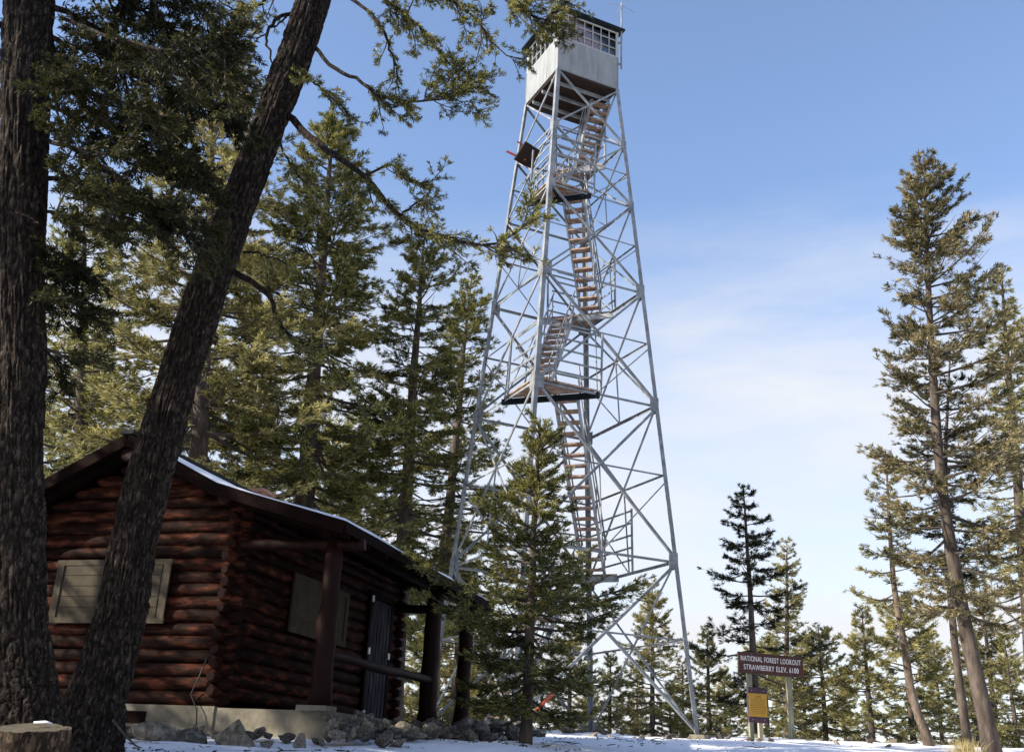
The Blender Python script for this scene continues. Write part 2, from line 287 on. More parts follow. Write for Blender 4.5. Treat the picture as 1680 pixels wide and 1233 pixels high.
# gusset plates with rivets
for i in range(4):
    c1,c2=seq[i],seq[(i+1)%4]; nrm=(CD[c1]+CD[c2])/math.sqrt(2)
    for k in range(1,6):
        z=levels[k][1]
        for c,o in((c1,c2),(c2,c1)):
            p=cor(c,z);e=cor(o,z)-p;e/=np.linalg.norm(e); s_=.27 if k<4 else .19
            m_=MB(); m_.box(p+e*s_*.5+nrm*.004,e,ZZ,nrm,s_*.5,s_*.75,.004)
            for a in(-.5,0,.5):
                for b in(.25,.7):
                    m_.box(p+e*s_*b+ZZ*a*s_+nrm*.012,e,ZZ,nrm,.012,.012,.006)
            m_.build('gusset_plate',M['steel'],tower)
# landings: triangular decks cut across a corner, with pipe rails
def landing(c,z,inner_s,sgn):
    p0=cor(c,z); a,b=[cc for cc in seq if cc not in(c,{'N':'B','B':'N'}[c])]
    h=hd(z); half=h-abs(inner_s)
    pa=P(inner_s,-half,z);pb=P(inner_s,half,z)
    mats=[M['tread'],M['deckdark']]
    m_=MB(); n=7
    d=np.array(p0-P(inner_s,0,z)); L_=np.linalg.norm(d); d/=L_
    for k in range(n):      # planks run across
        u_a=L_*k/n+.01; u_b=L_*(k+1)/n-.01; wa=half*(1-u_a/L_)*.97; wb=half*(1-u_b/L_)*.97
        q=[P(inner_s,-wa,z)+d*u_a,P(inner_s,wa,z)+d*u_a,P(inner_s,wb,z)+d*u_b,P(inner_s,-wb,z)+d*u_b]
        V=[v+ZZ*.03 for v in q]+[v+ZZ*.075 for v in q]
        m_.add(V,[(3,2,1,0),(4,5,6,7),(0,1,5,4),(1,2,6,5),(2,3,7,6),(3,0,4,7)],0)
    deck=m_.build('landing_deck',mats,tower)
    e=MB(); e.beam(pa-ZZ*.07,pb-ZZ*.07,.07,.16); 
    e.beam(P(inner_s,0,z)-ZZ*.03,p0-d*.2-ZZ*.03,.06,.09); e.build('joist',M['roofdark'] if c=='N' else M['steel'],deck)
    for other in(a,b):
        q=cor(other,z); fd=(q-p0)/np.linalg.norm(q-p0); ln=np.linalg.norm(q-p0)*(.52 if other=='R' else .42)
        for k in range(5):
            zz=.35+.33*k; pz=p0+ZZ*zz+(-(CD[c]))*(hd(z)-hd(z+zz)); 
            r=MB(); l2=ln*(1-.06*k) if other=='L' else ln
            r.beam(pz+fd*.08,pz+fd*l2,.022,.05); r.build('guard_rail',M['steel'],deck)
        r=MB(); r.beam(p0+fd*ln,p0+fd*ln+ZZ*1.75-CD[c]*(hd(z)-hd(z+1.75))*.7,.045,.045,up=fd); r.build('rail_post',M['steel'],deck)
    return deck
def flight(p,q,wid,n,label=None,rail=1,rough_rail=True):
    p=np.array(p,float);q=np.array(q,float); run=(q-p).copy(); run[2]=0; run/=np.linalg.norm(run); sd_=np.cross(run,ZZ)
    st=MB()
    for s in(-1,1): st.beam(p+sd_*s*wid/2,q+sd_*s*wid/2,.045,.17,up=ZZ)
    so=st.build('stair_flight',M['steel'],tower)
    for k in range(n):
        c=p+(q-p)*(k+.5)/n; m_=MB(); m_.box(c+ZZ*.01,sd_,run,ZZ,wid/2-.03,.125,.022); m_.build('tread',M['tread'],so)
    for s in(-1,1):
        if rail==0: break
        h1=MB(); up=ZZ*.85
        h1.tube([p+sd_*s*(wid/2+.03)+up,q+sd_*s*(wid/2+.03)+up],.024,6); h1.tube([p+sd_*s*(wid/2+.03)+up*.5,q+sd_*s*(wid/2+.03)+up*.5],.02,6)
        for f_ in(.04,.35,.66,.96):
            c=p+(q-p)*f_+sd_*s*(wid/2+.03); h1.tube([c-ZZ*.05,c+up],.02,6)
        h1.build('handrail',M['steel'],so)
    return so
landing('N',8.39,-1.3,1); landing('N',14.61,-1.02,1); landing('B',4.17,2.0,-1); landing('B',11.81,1.2,-1); landing('B',16.72,.85,-1)
flight(P(-1.7,-.95,.05),P(2.0,-.45,4.17),.62,14)
flight(P(1.95,.42,4.2),P(-1.25,.42,8.39),.62,17)
flight(P(-1.25,-.42,8.45),P(1.2,-.42,11.81),.6,13)
flight(P(1.2,.42,11.87),P(-1.0,.42,14.61),.6,12)
flight(P(-1.0,-.4,14.67),P(.85,-.4,16.72),.56,9)
flight(P(1.15,.15,16.75),P(.35,.85,18.72),.62,9)
# hanging trapdoor board by the left leg, red bars
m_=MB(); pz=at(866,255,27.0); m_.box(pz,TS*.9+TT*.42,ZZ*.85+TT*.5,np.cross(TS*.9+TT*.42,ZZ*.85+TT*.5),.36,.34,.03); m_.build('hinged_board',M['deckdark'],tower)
m_=MB(); m_.beam(at(831,248,26.9),at(862,263,27),.05,.05); m_.beam(at(848,232,26.9),at(872,246,27.1),.03,.03); m_.build('red_bar',M['redpaint'],tower)
m_=MB(); m_.tube([at(872,1172,25.2),at(922,1122,26.1)],.035,6); m_.build('red_handrail',M['redpaint'],tower)
# --- lookout cab
HC=1.07*math.sqrt(2); CZ0,CZ1,CZR=18.79,19.98,20.97
def cc(c,z,h=HC): return TC+CD[c]*h+ZZ*z
cw=MB()
for i in range(4):
    a,b=cc(seq[i],CZ0),cc(seq[(i+1)%4],CZ0); nrm=(CD[seq[i]]+CD[seq[(i+1)%4]])/math.sqrt(2); e=(b-a)/np.linalg.norm(b-a)
    mid=(a+b)/2; H_=(CZ1-CZ0)/2; cw.box(mid+ZZ*H_-nrm*.02,e,ZZ,nrm,np.linalg.norm(b-a)/2-.002,H_,.018)
    for sxx in(-.33,.33,-.985,.985): cw.box(mid+ZZ*H_+nrm*.001+e*sxx*np.linalg.norm(b-a)/2,e,ZZ,nrm,.012,H_-.004,.003)
    cw.box(mid+ZZ*.03+nrm*.004,e,ZZ,nrm,np.linalg.norm(b-a)/2-.03,.022,.004)
cab=cw.build('lookout_cab',M['cabwall'],tower)
fl=MB(); fl.box(TC+ZZ*(CZ0-.045),(TS+TT)/1.4142,(TT-TS)/1.4142,ZZ,1.04,1.04,.04)
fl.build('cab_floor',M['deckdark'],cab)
fj=MB()
for k in range(-1,2): fj.box(TC+ZZ*(CZ0-.14)+(TT-TS)/1.4142*k*.62,(TS+TT)/1.4142,(TT-TS)/1.4142,ZZ,1.02,.03,.05)
fj.build('floor_joists',M['steel'],cab)
for i in range(4):
    c1,c2=seq[i],seq[(i+1)%4]; a,b=cc(c1,CZ1),cc(c2,CZ1); nrm=(CD[c1]+CD[c2])/math.sqrt(2); e=(b-a)/np.linalg.norm(b-a); Lw=np.linalg.norm(b-a); Hw=CZR-CZ1-.03
    w=MB(); ctr=(a+b)/2+ZZ*Hw/2-nrm*.03
    for k in range(8):
        x=-Lw/2+.04+(Lw-.08)*k/7; wd=.04 if k in(0,7) else .012
        w.box(ctr+e*x,e,ZZ,nrm,wd/2+ (.02 if k in(0,7) else 0),Hw/2,.02)
    for k in range(4):
        zz=-Hw/2+Hw*k/3; w.box(ctr+ZZ*(zz+(.02 if k==0 else -.02 if k==3 else 0)),e,ZZ,nrm,Lw/2-.02,.018 if k in(0,3) else .0065,.0175)
    wo=w.build('window_band',M['muntin'],cab)
    gp=MB(); q=[ctr-e*(Lw/2-.06)-ZZ*Hw/2,ctr+e*(Lw/2-.06)-ZZ*Hw/2,ctr+e*(Lw/2-.06)+ZZ*Hw/2,ctr-e*(Lw/2-.06)+ZZ*Hw/2]
    # glass lies in the same band: one thin sheet behind the muntins
    gp.add([v-nrm*.024 for v in q]+[v-nrm*.028 for v in q],[(0,1,2,3),(7,6,5,4)]); gp.build('window_panes',M['glass'],cab)
rf=MB(); HR=1.224*math.sqrt(2); apex=TC+ZZ*(CZR+.42)
bt=[cc(c,CZR,HR) for c in seq]; tp=[v+ZZ*.06 for v in bt]
rf.add(bt+tp+[apex],[(3,2,1,0)]+[(i,(i+1)%4,4+(i+1)%4,4+i) for i in range(4)]+[(4+i,4+(i+1)%4,8) for i in range(4)]); rf.build('cab_roof',M['roofdark'],cab)
ci=MB(); ci.box(TC+ZZ*(CZR-.02),(TS+TT)/1.4142,(TT-TS)/1.4142,ZZ,1.02,1.02,.012); ci.build('ceiling',M['interior'],cab)
fb=MB(); fb.box(TC+ZZ*(CZ0+.012),(TS+TT)/1.4142,(TT-TS)/1.4142,ZZ,1.02,1.02,.01); fb.build('bounce_floor',M['interior'],cab)  # pale sheet added over the cab floor to bounce light onto the ceiling
lv=MB(); lv.box(TC+ZZ*(CZ0+.9)+TT*.3+TS*.3,(TS+TT)/1.4142,(TT-TS)/1.4142,ZZ,.35,.3,.5); lv.build('map_stand',M['interior'],cab)
br=MB(); n0=cc('N',CZ1+.12); br.beam(n0-TT*.0+(-TT)*.02-TS*.02,n0+(TT*.25-TS*.12),.03,.03); br.build('bracket',M['roofdark'],cab)
an=MB(); b0=cc('R',CZ0+.75)+TT*.09; tpz=b0+ZZ*2.55; an.tube([b0,tpz],.028,8); an.tube([tpz,tpz+ZZ*.35],.012,6)
for k in range(4): a=k*math.pi/2+.4; an.tube([tpz-ZZ*.1,tpz+np.array([math.cos(a)*.5,math.sin(a)*.5,-.2])],.007,5)
an.box(b0+ZZ*.2-TT*.04,TT,TS,ZZ,.06,.02,.03); an.box(b0+ZZ*1.0-TT*.04,TT,TS,ZZ,.06,.02,.03)
an.build('antenna',M['steel'],cab)
# ---------------------------------------------------------------- log cabin
CO=at(352,1157,13.2); ca=R(16.2); CV=np.array([math.sin(ca),math.cos(ca),0]); CU=np.array([-math.cos(ca),math.sin(ca),0])
def Q(u,v,z): return CO+CU*u+CV*v+ZZ*z
cabin=empty('log_cabin',Q(1.5,2.8,-.45),'dark red-brown log cabin with covered porch, shuttered windows and snow on its roof','cabin')
CWD,CLN=3.0,5.55; LD=.163
lr=np.random.default_rng(3)
def logtube(mb,a,b,r,n=12,cm=None):
    k=9; a=np.array(a,float);b=np.array(b,float); ln_=np.linalg.norm(b-a); e_=min(.2,.10/ln_); tt_=[0,e_]+[e_+(1-2*e_)*q/6 for q in range(1,6)]+[1-e_,1]; pts=[a+(b-a)*t_+lr.normal(0,.006,3) for t_ in tt_]; r=r*(1+lr.uniform(-.07,.05)); tp_=lr.uniform(-.07,.07)
    mb.tube(pts,[r*(1+lr.normal(0,.03)+tp_*(i/(k-1)-.5))*(.62 if cm and i in(0,k-1) else 1) for i in range(k)],n,cm=cm)
def rz(u):  # underside of roof over u
    if u>=1.51: return 3.27-.5*(u-1.51)
    if u>=.1: return 3.27-.5*(1.51-u)
    return 2.565-.29*(.1-u)
for v0,name in((0,'gable_log_wall'),(CLN,'rear_log_wall')):
    g=MB(); k=0
    while True:
        z=.08+LD*k
        if z>3.1: break
        ul,ur=-.17-.05*lr.random(),CWD+.17+.05*lr.random()
        while ur>1.6 and rz(ur)-.06<z: ur-=.05
        while ul<1.4 and rz(ul)-.06<z: ul+=.05
        if ur-ul<.2: break
        logtube(g,Q(ul,v0,z),Q(ur,v0,z),LD*.54,cm=1); k+=1
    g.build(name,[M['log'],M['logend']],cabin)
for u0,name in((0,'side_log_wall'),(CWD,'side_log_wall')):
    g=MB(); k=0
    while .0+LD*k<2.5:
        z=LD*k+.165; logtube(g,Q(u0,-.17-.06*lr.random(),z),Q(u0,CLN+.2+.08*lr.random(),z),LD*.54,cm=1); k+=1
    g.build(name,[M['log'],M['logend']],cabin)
# dark core so nothing shows between the logs
# shutters
def shutter(o,ax,nrm,w,h,name,nb=5):
    m_=MB(); m_.box(o+nrm*.015,ax,ZZ,nrm,w/2-.02,h/2-.02,.015)
    for k in range(nb):
        zz=-h/2+.06+(h-.12)*(k+.5)/nb; m_.box(o+ZZ*zz+nrm*.034,ax,ZZ,nrm,w/2-.13,(h-.12)/nb/2-.004,.006)
    for s in(-1,1): m_.box(o+ZZ*s*(h/2-.03)+nrm*.036,ax,ZZ,nrm,w/2+.01,.035,.014); m_.box(o+ax*s*(w/2-.05)+nrm*.038,ax,ZZ,nrm,.05,h/2-.005,.014)
    return m_.build(name,M['shutter'],cabin)
shutter(Q(1.655,-.10,1.36),CU,-CV,1.70,.80,'window_shutter')
shutter(Q(-.10,2.35,1.47),CV,-CU,1.85,.80,'window_shutter')
# door
m_=MB(); m_.box(Q(-.09,4.65,1.03),CV,ZZ,CU,.42,.93,.03); dr=m_.build('door',M['door'],cabin)
m_=MB()
for s in(-1,1): m_.box(Q(-.10,4.65+s*.47,1.03),CV,ZZ,CU,.045,.98,.04)
m_.box(Q(-.10,4.65,2.03),CV,ZZ,CU,.5,.05,.04); m_.build('door_frame',M['trim'],dr)
m_=MB()
for k in range(6): m_.box(Q(-.125,4.3+.14*k,1.03),CV,ZZ,CU,.058,.91,.006)
m_.build('door_boards',M['door'],dr)
for zz,vv in((1.95,4.2),(1.12,4.2),(.16,4.2),(1.12,5.05)):
    m_=MB(); m_.box(Q(-.15,vv,zz),CV,ZZ,CU,.03,.05,.012); m_.build('hinge',M['white'],dr)
# foundation
m_=MB(); m_.box(Q(1.5,2.75,-.38),CU,CV,ZZ,1.56,2.85,.37); m_.box(Q(-.80,2.75,-.395),CU,CV,ZZ,.75,2.83,.37)
# cut-in vent as a recessed box frame proud of the wall
fo=m_.build('foundation',M['concrete'],cabin)
m_=MB(); m_.box(Q(1.0,-.105,-.16),CU,ZZ,CV,.14,.07,.008); m_.build('foundation_vent',M['trim'],fo)
# porch posts, plates, rail
def post(u,v,z0,z1,r0_,r1_,name='porch_post'):
    m_=MB(); k=9; pts=[Q(u,v,z0+(z1-z0)*i/(k-1))+lr.normal(0,.008,3) for i in range(k)]
    m_.tube(pts,[r0_+(r1_-r0_)*i/(k-1)+lr.normal(0,.004)+(.035 if i==0 else 0) for i in range(k)],14); return m_.build(name,M['post'],cabin)
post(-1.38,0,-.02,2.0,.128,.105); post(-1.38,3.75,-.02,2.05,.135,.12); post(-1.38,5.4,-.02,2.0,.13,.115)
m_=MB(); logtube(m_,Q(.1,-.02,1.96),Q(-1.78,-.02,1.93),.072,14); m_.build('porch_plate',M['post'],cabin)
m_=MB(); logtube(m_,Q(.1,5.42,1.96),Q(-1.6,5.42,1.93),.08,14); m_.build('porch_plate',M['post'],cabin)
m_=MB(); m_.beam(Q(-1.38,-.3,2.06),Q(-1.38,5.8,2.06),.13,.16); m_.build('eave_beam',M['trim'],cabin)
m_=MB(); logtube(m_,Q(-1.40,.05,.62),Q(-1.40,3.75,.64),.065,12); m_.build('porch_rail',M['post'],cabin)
m_=MB(); m_.box(Q(-1.36,-.03,.0),CU,CV,ZZ,.19,.15,.03); m_.build('post_base',M['concrete'],cabin)
# roof
V0,V1=-.5,5.85
prof=[(3.45,2.30),(1.51,3.27),(.1,2.565),(-1.71,2.04)]
TK=.07
m_=MB(); V=[]
for v in(V0,V1):
    for u,z in prof: V.append(Q(u,v,z))
    for u,z in prof: V.append(Q(u,v,z+TK))
n4=4
Fc=[]
for i in range(3): Fc+=[(i,i+1,8+i+1,8+i),(4+i+1,4+i,12+i,12+i+1)]
Fc+=[(0,4,5,1),(1,5,6,2),(2,6,7,3),(8,9,13,12),(9,10,14,13),(10,11,15,14),(0,8,12,4),(3,7,15,11)]
for i_,f_ in enumerate(Fc): m_.f.append(list(f_)); m_.m.append(1 if i_ in(0,2,4) else 0); m_.sm.append(False)
m_.v.append(np.array(V)); m_.n+=len(V); roof=m_.build('roof',[M['roofing'],M['trim']],cabin)
m_=MB()
for i in range(3):
    (u0_,z0_),(u1_,z1_)=prof[i],prof[i+1]
    m_.beam(Q(u0_,V0-.02,z0_+.0),Q(u1_,V0-.02,z1_+.0),.035,.15)
    m_.beam(Q(u0_,V1+.02,z0_+.0),Q(u1_,V1+.02,z1_+.0),.035,.15)
m_.beam(Q(-1.72,V0,2.045),Q(-1.72,V1,2.045),.03,.12); m_.beam(Q(3.46,V0,2.30),Q(3.46,V1,2.30),.03,.12)
m_.build('fascia',M['trim'],roof)
m_=MB()
for k in range(11):
    v=-.3+k*.6
    for (u0_,z0_),(u1_,z1_) in zip(prof[:-1],prof[1:]): m_.beam(Q(u0_,v,z0_-.055),Q(u1_,v,z1_-.055),.06,.10)
m_.build('rafters',M['trim'],roof)
m_=MB(); m_.box(Q(1.51,(V0+V1)/2,3.27+TK+.03),CV,CU,ZZ,(V1-V0)/2+.06,.10,.025); m_.build('ridge_cap',M['roofing'],roof)
# purlin ends
m_=MB(); logtube(m_,Q(1.51,V0+.02,3.08),Q(1.51,.5,3.08),.08); logtube(m_,Q(0,V0+.05,2.47),Q(0,.3,2.47),.08); m_.build('purlin',M['post'],roof)
# snow blanket on the slope facing away from the sun
sg_u=np.linspace(1.36,-1.74,60); sg_v=np.linspace(V0-.01,V1+.01,90); SV=[]
for v in sg_v:
    for u in sg_u:
        zr=3.27-.5*(1.51-u) if u>.1 else 2.565-.29*(.1-u)
        edge=min(1,(u+1.74)/.05+.35,(1.36-u)/.15,(v-V0+.01)/.05+.4,(V1+.01-v)/.05+.4)
        hgt=.06+.03*float(vnoise(u*1+50,v+50,.6,5))-.10*max(0,float(vnoise(u*1.7+9,v+3,1.4,8))-.18)
        if v>3.6: hgt-=.02
        SV.append(Q(u,v,zr+TK-.006+max(-.01,hgt*max(0,edge))))
nu=len(sg_u); ii=(np.arange(len(sg_v)-1)[:,None]*nu+np.arange(nu-1)[None]).ravel()
SF=np.stack([ii,ii+1,ii+nu+1,ii+nu],1)
sn=np_mesh('roof_snow',np.array(SV),4,M['snow'],parent=roof,faces=SF,smooth=True)
# chimney + vent pipe
pc=at(425,812,17.0); m_=MB(); m_.box(pc-ZZ*.38,CU,CV,ZZ,.17,.19,.40); m_.box(pc+ZZ*.035,CU,CV,ZZ,.195,.215,.03); m_.build('chimney',M['brick'],cabin)
pp=at(296,730,16.0); m_=MB(); m_.tube([pp-ZZ*.9,pp+ZZ*.05],.035,10); m_.build('vent_pipe',M['roofdark'],cabin)
# cable hanging on the corner
m_=MB(); m_.tube([Q(.12,-.12,.55),Q(.18,-.15,.3),Q(.26,-.14,.12),Q(.14,-.16,-.05),Q(.1,-.18,-.22),Q(.25,-.2,-.36),Q(.55,-.2,-.36),Q(.7,-.2,-.22)],.009,6); m_.build('hanging_cable',M['cable'],cabin)
# ---------------------------------------------------------------- sign
SL=at(1210,1068,26.0); SRt=at(1316,1080,26.65); sx=SRt-SL; sx[2]=0; SWd=np.linalg.norm(sx); sx/=SWd; sn_=np.cross(sx,ZZ)  # faces the camera
sign=empty('lookout_sign',SL+sx*SWd/2-ZZ*2.4,'wide brown wooden sign with white lettering on two tall posts beside the tower','sign')
H_=.50; sc_=SL+sx*SWd/2-ZZ*H_/2
m_=MB(); m_.box(sc_,sx,ZZ,sn_,SWd/2,H_/2,.02); brd=m_.build('sign_board',M['signbrown'],sign)
m_=MB()
for s in(-1,1): m_.box(sc_+ZZ*s*(H_/2-.008)+sn_*.004,sx,ZZ,sn_,SWd/2+.004,.010,.022); m_.box(sc_+sx*s*(SWd/2-.008)+sn_*.004,sx,ZZ,sn_,.010,H_/2-.02,.021)
m_.build('sign_border',M['shutter'],brd)
for x in(-.5,.5): 
    pass
def text(s,ctr,h,wmax,name,parent,xs=.8,mt=None,off=.003):
    cu=bpy.data.curves.new('t','FONT'); cu.body=s; cu.size=1; cu.align_x='CENTER'; cu.align_y='CENTER'; cu.extrude=.004/h; cu.offset=.003; cu.space_character=1.12
    o=bpy.data.objects.new('t',cu); COL.objects.link(o); dg=bpy.context.evaluated_depsgraph_get(); dg.update(); me=bpy.data.meshes.new_from_object(o.evaluated_get(dg))
    bpy.data.objects.remove(o); n_=len(me.vertices); co=np.empty(n_*3); me.vertices.foreach_get('co',co); co=co.reshape(-1,3)
    mn,mx_=co.min(0),co.max(0); kx=wmax/(mx_[0]-mn[0]); ky=h/(mx_[1]-mn[1]); c_=(mn+mx_)/2
    Wd=np.array([ctr+sx*(p[0]-c_[0])*kx+ZZ*(p[1]-c_[1])*ky+sn_*(off+(p[2]-mn[2])*h) for p in co])-worg(parent)
    me.vertices.foreach_set('co',Wd.ravel()); me.update(); me.materials.clear(); me.materials.append(mt or M['signtext'])
    ob=bpy.data.objects.new(name,me); COL.objects.link(ob); ob.parent=parent; return ob
text('NATIONAL FOREST LOOKOUT',sc_+ZZ*.105+sn_*.02,.125,SWd*.925,'lettering',brd)
text('STRAWBERRY ELEV. 6100',sc_-ZZ*.095+sn_*.02,.125,SWd*.845,'lettering',brd)
for fx,dx in((.185,0),(.795,0)):
    m_=MB(); b=SL+sx*SWd*fx-sn_*.072; m_.box(b-ZZ*1.28+ZZ*.0,sx,sn_,ZZ,.055,.05,1.28); m_.build('sign_post',M['signpost'],sign)
m_=MB()
for fx in(.2,.8):
    for zz in(-.2,.2): m_.box(sc_+sx*SWd*(fx-.5)+ZZ*zz+sn_*.023,sx,ZZ,sn_,.009,.009,.004)
m_.build('bolt',M['steel'],brd)
# yellow notice on its own short post
NL=at(1243,1156,25.8); nt_=empty('yellow_notice',NL-ZZ*1.1,'small yellow notice on purple-brown boards and a short pale post in front of the sign','notice sign')
m_=MB(); m_.box(NL,sx,ZZ,sn_,.262,.40,.018); bb=m_.build('back_board',M['plank'],nt_)
m_=MB(); m_.box(NL+sn_*.022,sx,ZZ,sn_,.25,.265,.004); py=m_.build('notice_sheet',M['yellow'],nt_)
m_=MB(); rr=random.Random(5)
rows=[(.20,.10,1),(.165,.17,1),(.115,.36,2),(.08,.36,2),(.03,.40,2),(-.01,.40,2),(-.05,.40,2),(-.10,.38,1),(-.14,.36,1),(-.18,.30,1)]
for zz,wd,_ in rows:
    x=-wd/2
    while x<wd/2:
        l_=rr.uniform(.02,.06); m_.box(NL+sx*(x+l_/2)+ZZ*zz+sn_*.028,sx,ZZ,sn_,l_/2,.006,.001); x+=l_+.014
m_.build('fine_print',M['ink'],py)
m_=MB()
for a in(-.17,.17):
    for zz in(-.33,.33): m_.box(NL+sx*a+ZZ*zz+sn_*.021,sx,ZZ,sn_,.011,.011,.004)
m_.build('bolt',M['steel'],bb)
m_=MB(); m_.box(NL+sx*.09-ZZ*.55-sn_*.06,sx,sn_,ZZ,.055,.035,.85); m_.build('post',M['paleplank'],nt_)
# ---------------------------------------------------------------- conifers
def rot_basis(d):
    d=d/np.linalg.norm(d,axis=-1,keepdims=True); up=np.zeros_like(d); up[...,2]=1
    s=np.cross(d,up); ln=np.linalg.norm(s,axis=-1,keepdims=True); s=np.where(ln<1e-3,np.array([1.,0,0]),s/np.maximum(ln,1e-6)); u=np.cross(s,d); return d,s,u
def tufts(P0,D,K,ln,wd,g,spread=.75,flat=.55):
    """K needles-clumps (triangles) at each point P0 about direction D"""
    n=len(P0); d,s,u=rot_basis(D); d=np.repeat(d,K,0);s=np.repeat(s,K,0);u=np.repeat(u,K,0);p=np.repeat(P0,K,0)
    a=g.normal(0,spread,(n*K,1)); b=g.normal(0,spread*flat,(n*K,1)); dr=d+s*a+u*(b+.12); dr/=np.linalg.norm(dr,axis=1,keepdims=True)
    rr=g.normal(0,1,(n*K,3)); sd2=np.cross(dr,rr); sd2/=np.linalg.norm(sd2,axis=1,keepdims=True)+1e-9
    L_=ln*g.uniform(.6,1.25,(n*K,1)); W_=wd*g.uniform(.7,1.3,(n*K,1)); p=p+g.normal(0,ln*.12,(n*K,3))
    tip=p+dr*L_; q=p+dr*L_*.45
    T=np.stack([p,q+sd2*W_*.5,tip,q-sd2*W_*.5],1)   # slim diamonds
    return T.reshape(-1,3)
def ribbon_tubes(segA,segB,ra,rb,n=4):
    """many thin prisms at once"""
    A=np.asarray(segA);B=np.asarray(segB); d,s,u=rot_basis(B-A); ra=np.asarray(ra).reshape(-1,1);rb=np.asarray(rb).reshape(-1,1)
    ring=[]
    for k in range(n):
        a=2*math.pi*k/n; o=s*math.cos(a)+u*math.sin(a); ring.append((A+o*ra,B+o*rb))
    fs=[]
    for k in range(n):
        a0,b0=ring[k];a1,b1=ring[(k+1)%n]; fs.append(np.stack([a0,a1,b1,b0],1))
    return np.concatenate(fs).reshape(-1,3)
def branch_pts(p,az,el,L_,g,droop,k=6):
    t=np.linspace(0,1,k); h=np.array([math.cos(az),math.sin(az),0]); side=np.array([-h[1],h[0],0])
    up=math.tan(el)*t*L_-droop*L_*t*(1-t)*1.6+.10*L_*np.clip(t-.55,0,1)**1.3*2
    wig=np.cumsum(g.normal(0,.03,k))*L_*.6
    return p+np.outer(t*L_*math.cos(el*.6),h)+np.outer(up,ZZ)+np.outer(wig,side)
def foliate(pts,rad0,g,twl,step,bare,out_seg,out_pts,sub=2,gap=.0,seglen=None):
    """side twigs on a limb: collects twig segments and foliage points"""
    pts=np.asarray(pts); seg=np.linalg.norm(np.diff(pts,axis=0),axis=1); cum=np.concatenate([[0],np.cumsum(seg)]); Lt=cum[-1]
    n=max(3,int(Lt*(1-bare)/step)); ts=np.sort(g.uniform(bare,1,n)); ts[-1]=1
    for ti in ts:
        d=ti*Lt; i=min(len(seg)-1,np.searchsorted(cum,d)-1 if d>0 else 0); i=max(i,0); f=(d-cum[i])/seg[i]; p=pts[i]*(1-f)+pts[i+1]*f; tg=(pts[i+1]-pts[i])/seg[i]
        if g.random()<gap: continue
        s=np.cross(tg,ZZ); s/=np.linalg.norm(s)+1e-6; u=np.cross(s,tg); sgn=1 if g.random()<.5 else -1
        ang=g.uniform(.5,1.1) if ti<.97 else g.uniform(0,.3); l2=twl*g.uniform(.45,1.2)*(1.15-.75*ti)
        dd=tg*math.cos(ang)+s*sgn*math.sin(ang)+ZZ*g.normal(-.10,.18); dd/=np.linalg.norm(dd)
        m2=p+dd*l2*.5; dd2=dd+tg*.35+ZZ*g.normal(.02,.15); dd2/=np.linalg.norm(dd2); e=m2+dd2*l2*.5
        out_seg.append((p,m2)); out_seg.append((m2,e)); out_pts.append((p,m2,e))
        for _ in range(sub):
            f2=g.uniform(.25,.9); q=p+(m2-p)*min(1,f2*2) if f2<.5 else m2+(e-m2)*(f2*2-1)
            d3=dd+s*g.normal(0,.7)+ZZ*g.normal(-.05,.35)+tg*.3; d3/=np.linalg.norm(d3); e3=q+d3*l2*g.uniform(.25,.5); out_seg.append((q,e3)); out_pts.append((q,(q+e3)/2,e3))
def leaf_points(tw,dens,g):
    A=np.array([t[0] for t in tw]);Bm=np.array([t[1] for t in tw]);C=np.array([t[2] for t in tw])
    L_=np.linalg.norm(Bm-A,axis=1)+np.linalg.norm(C-Bm,axis=1); n=np.maximum(2,(L_*dens).astype(int)); idx=np.repeat(np.arange(len(tw)),n)
    t=g.uniform(.12,1.05,len(idx))[:,None]; a,b,c=A[idx],Bm[idx],C[idx]
    p=np.where(t<.5,a+(b-a)*t*2,b+(c-b)*(t*2-1)); d=np.where(t<.5,b-a,c-b); return p,d
def trunk_rings(pts,rad,g,n=14,rough=.06):
    m_=MB(); return m_
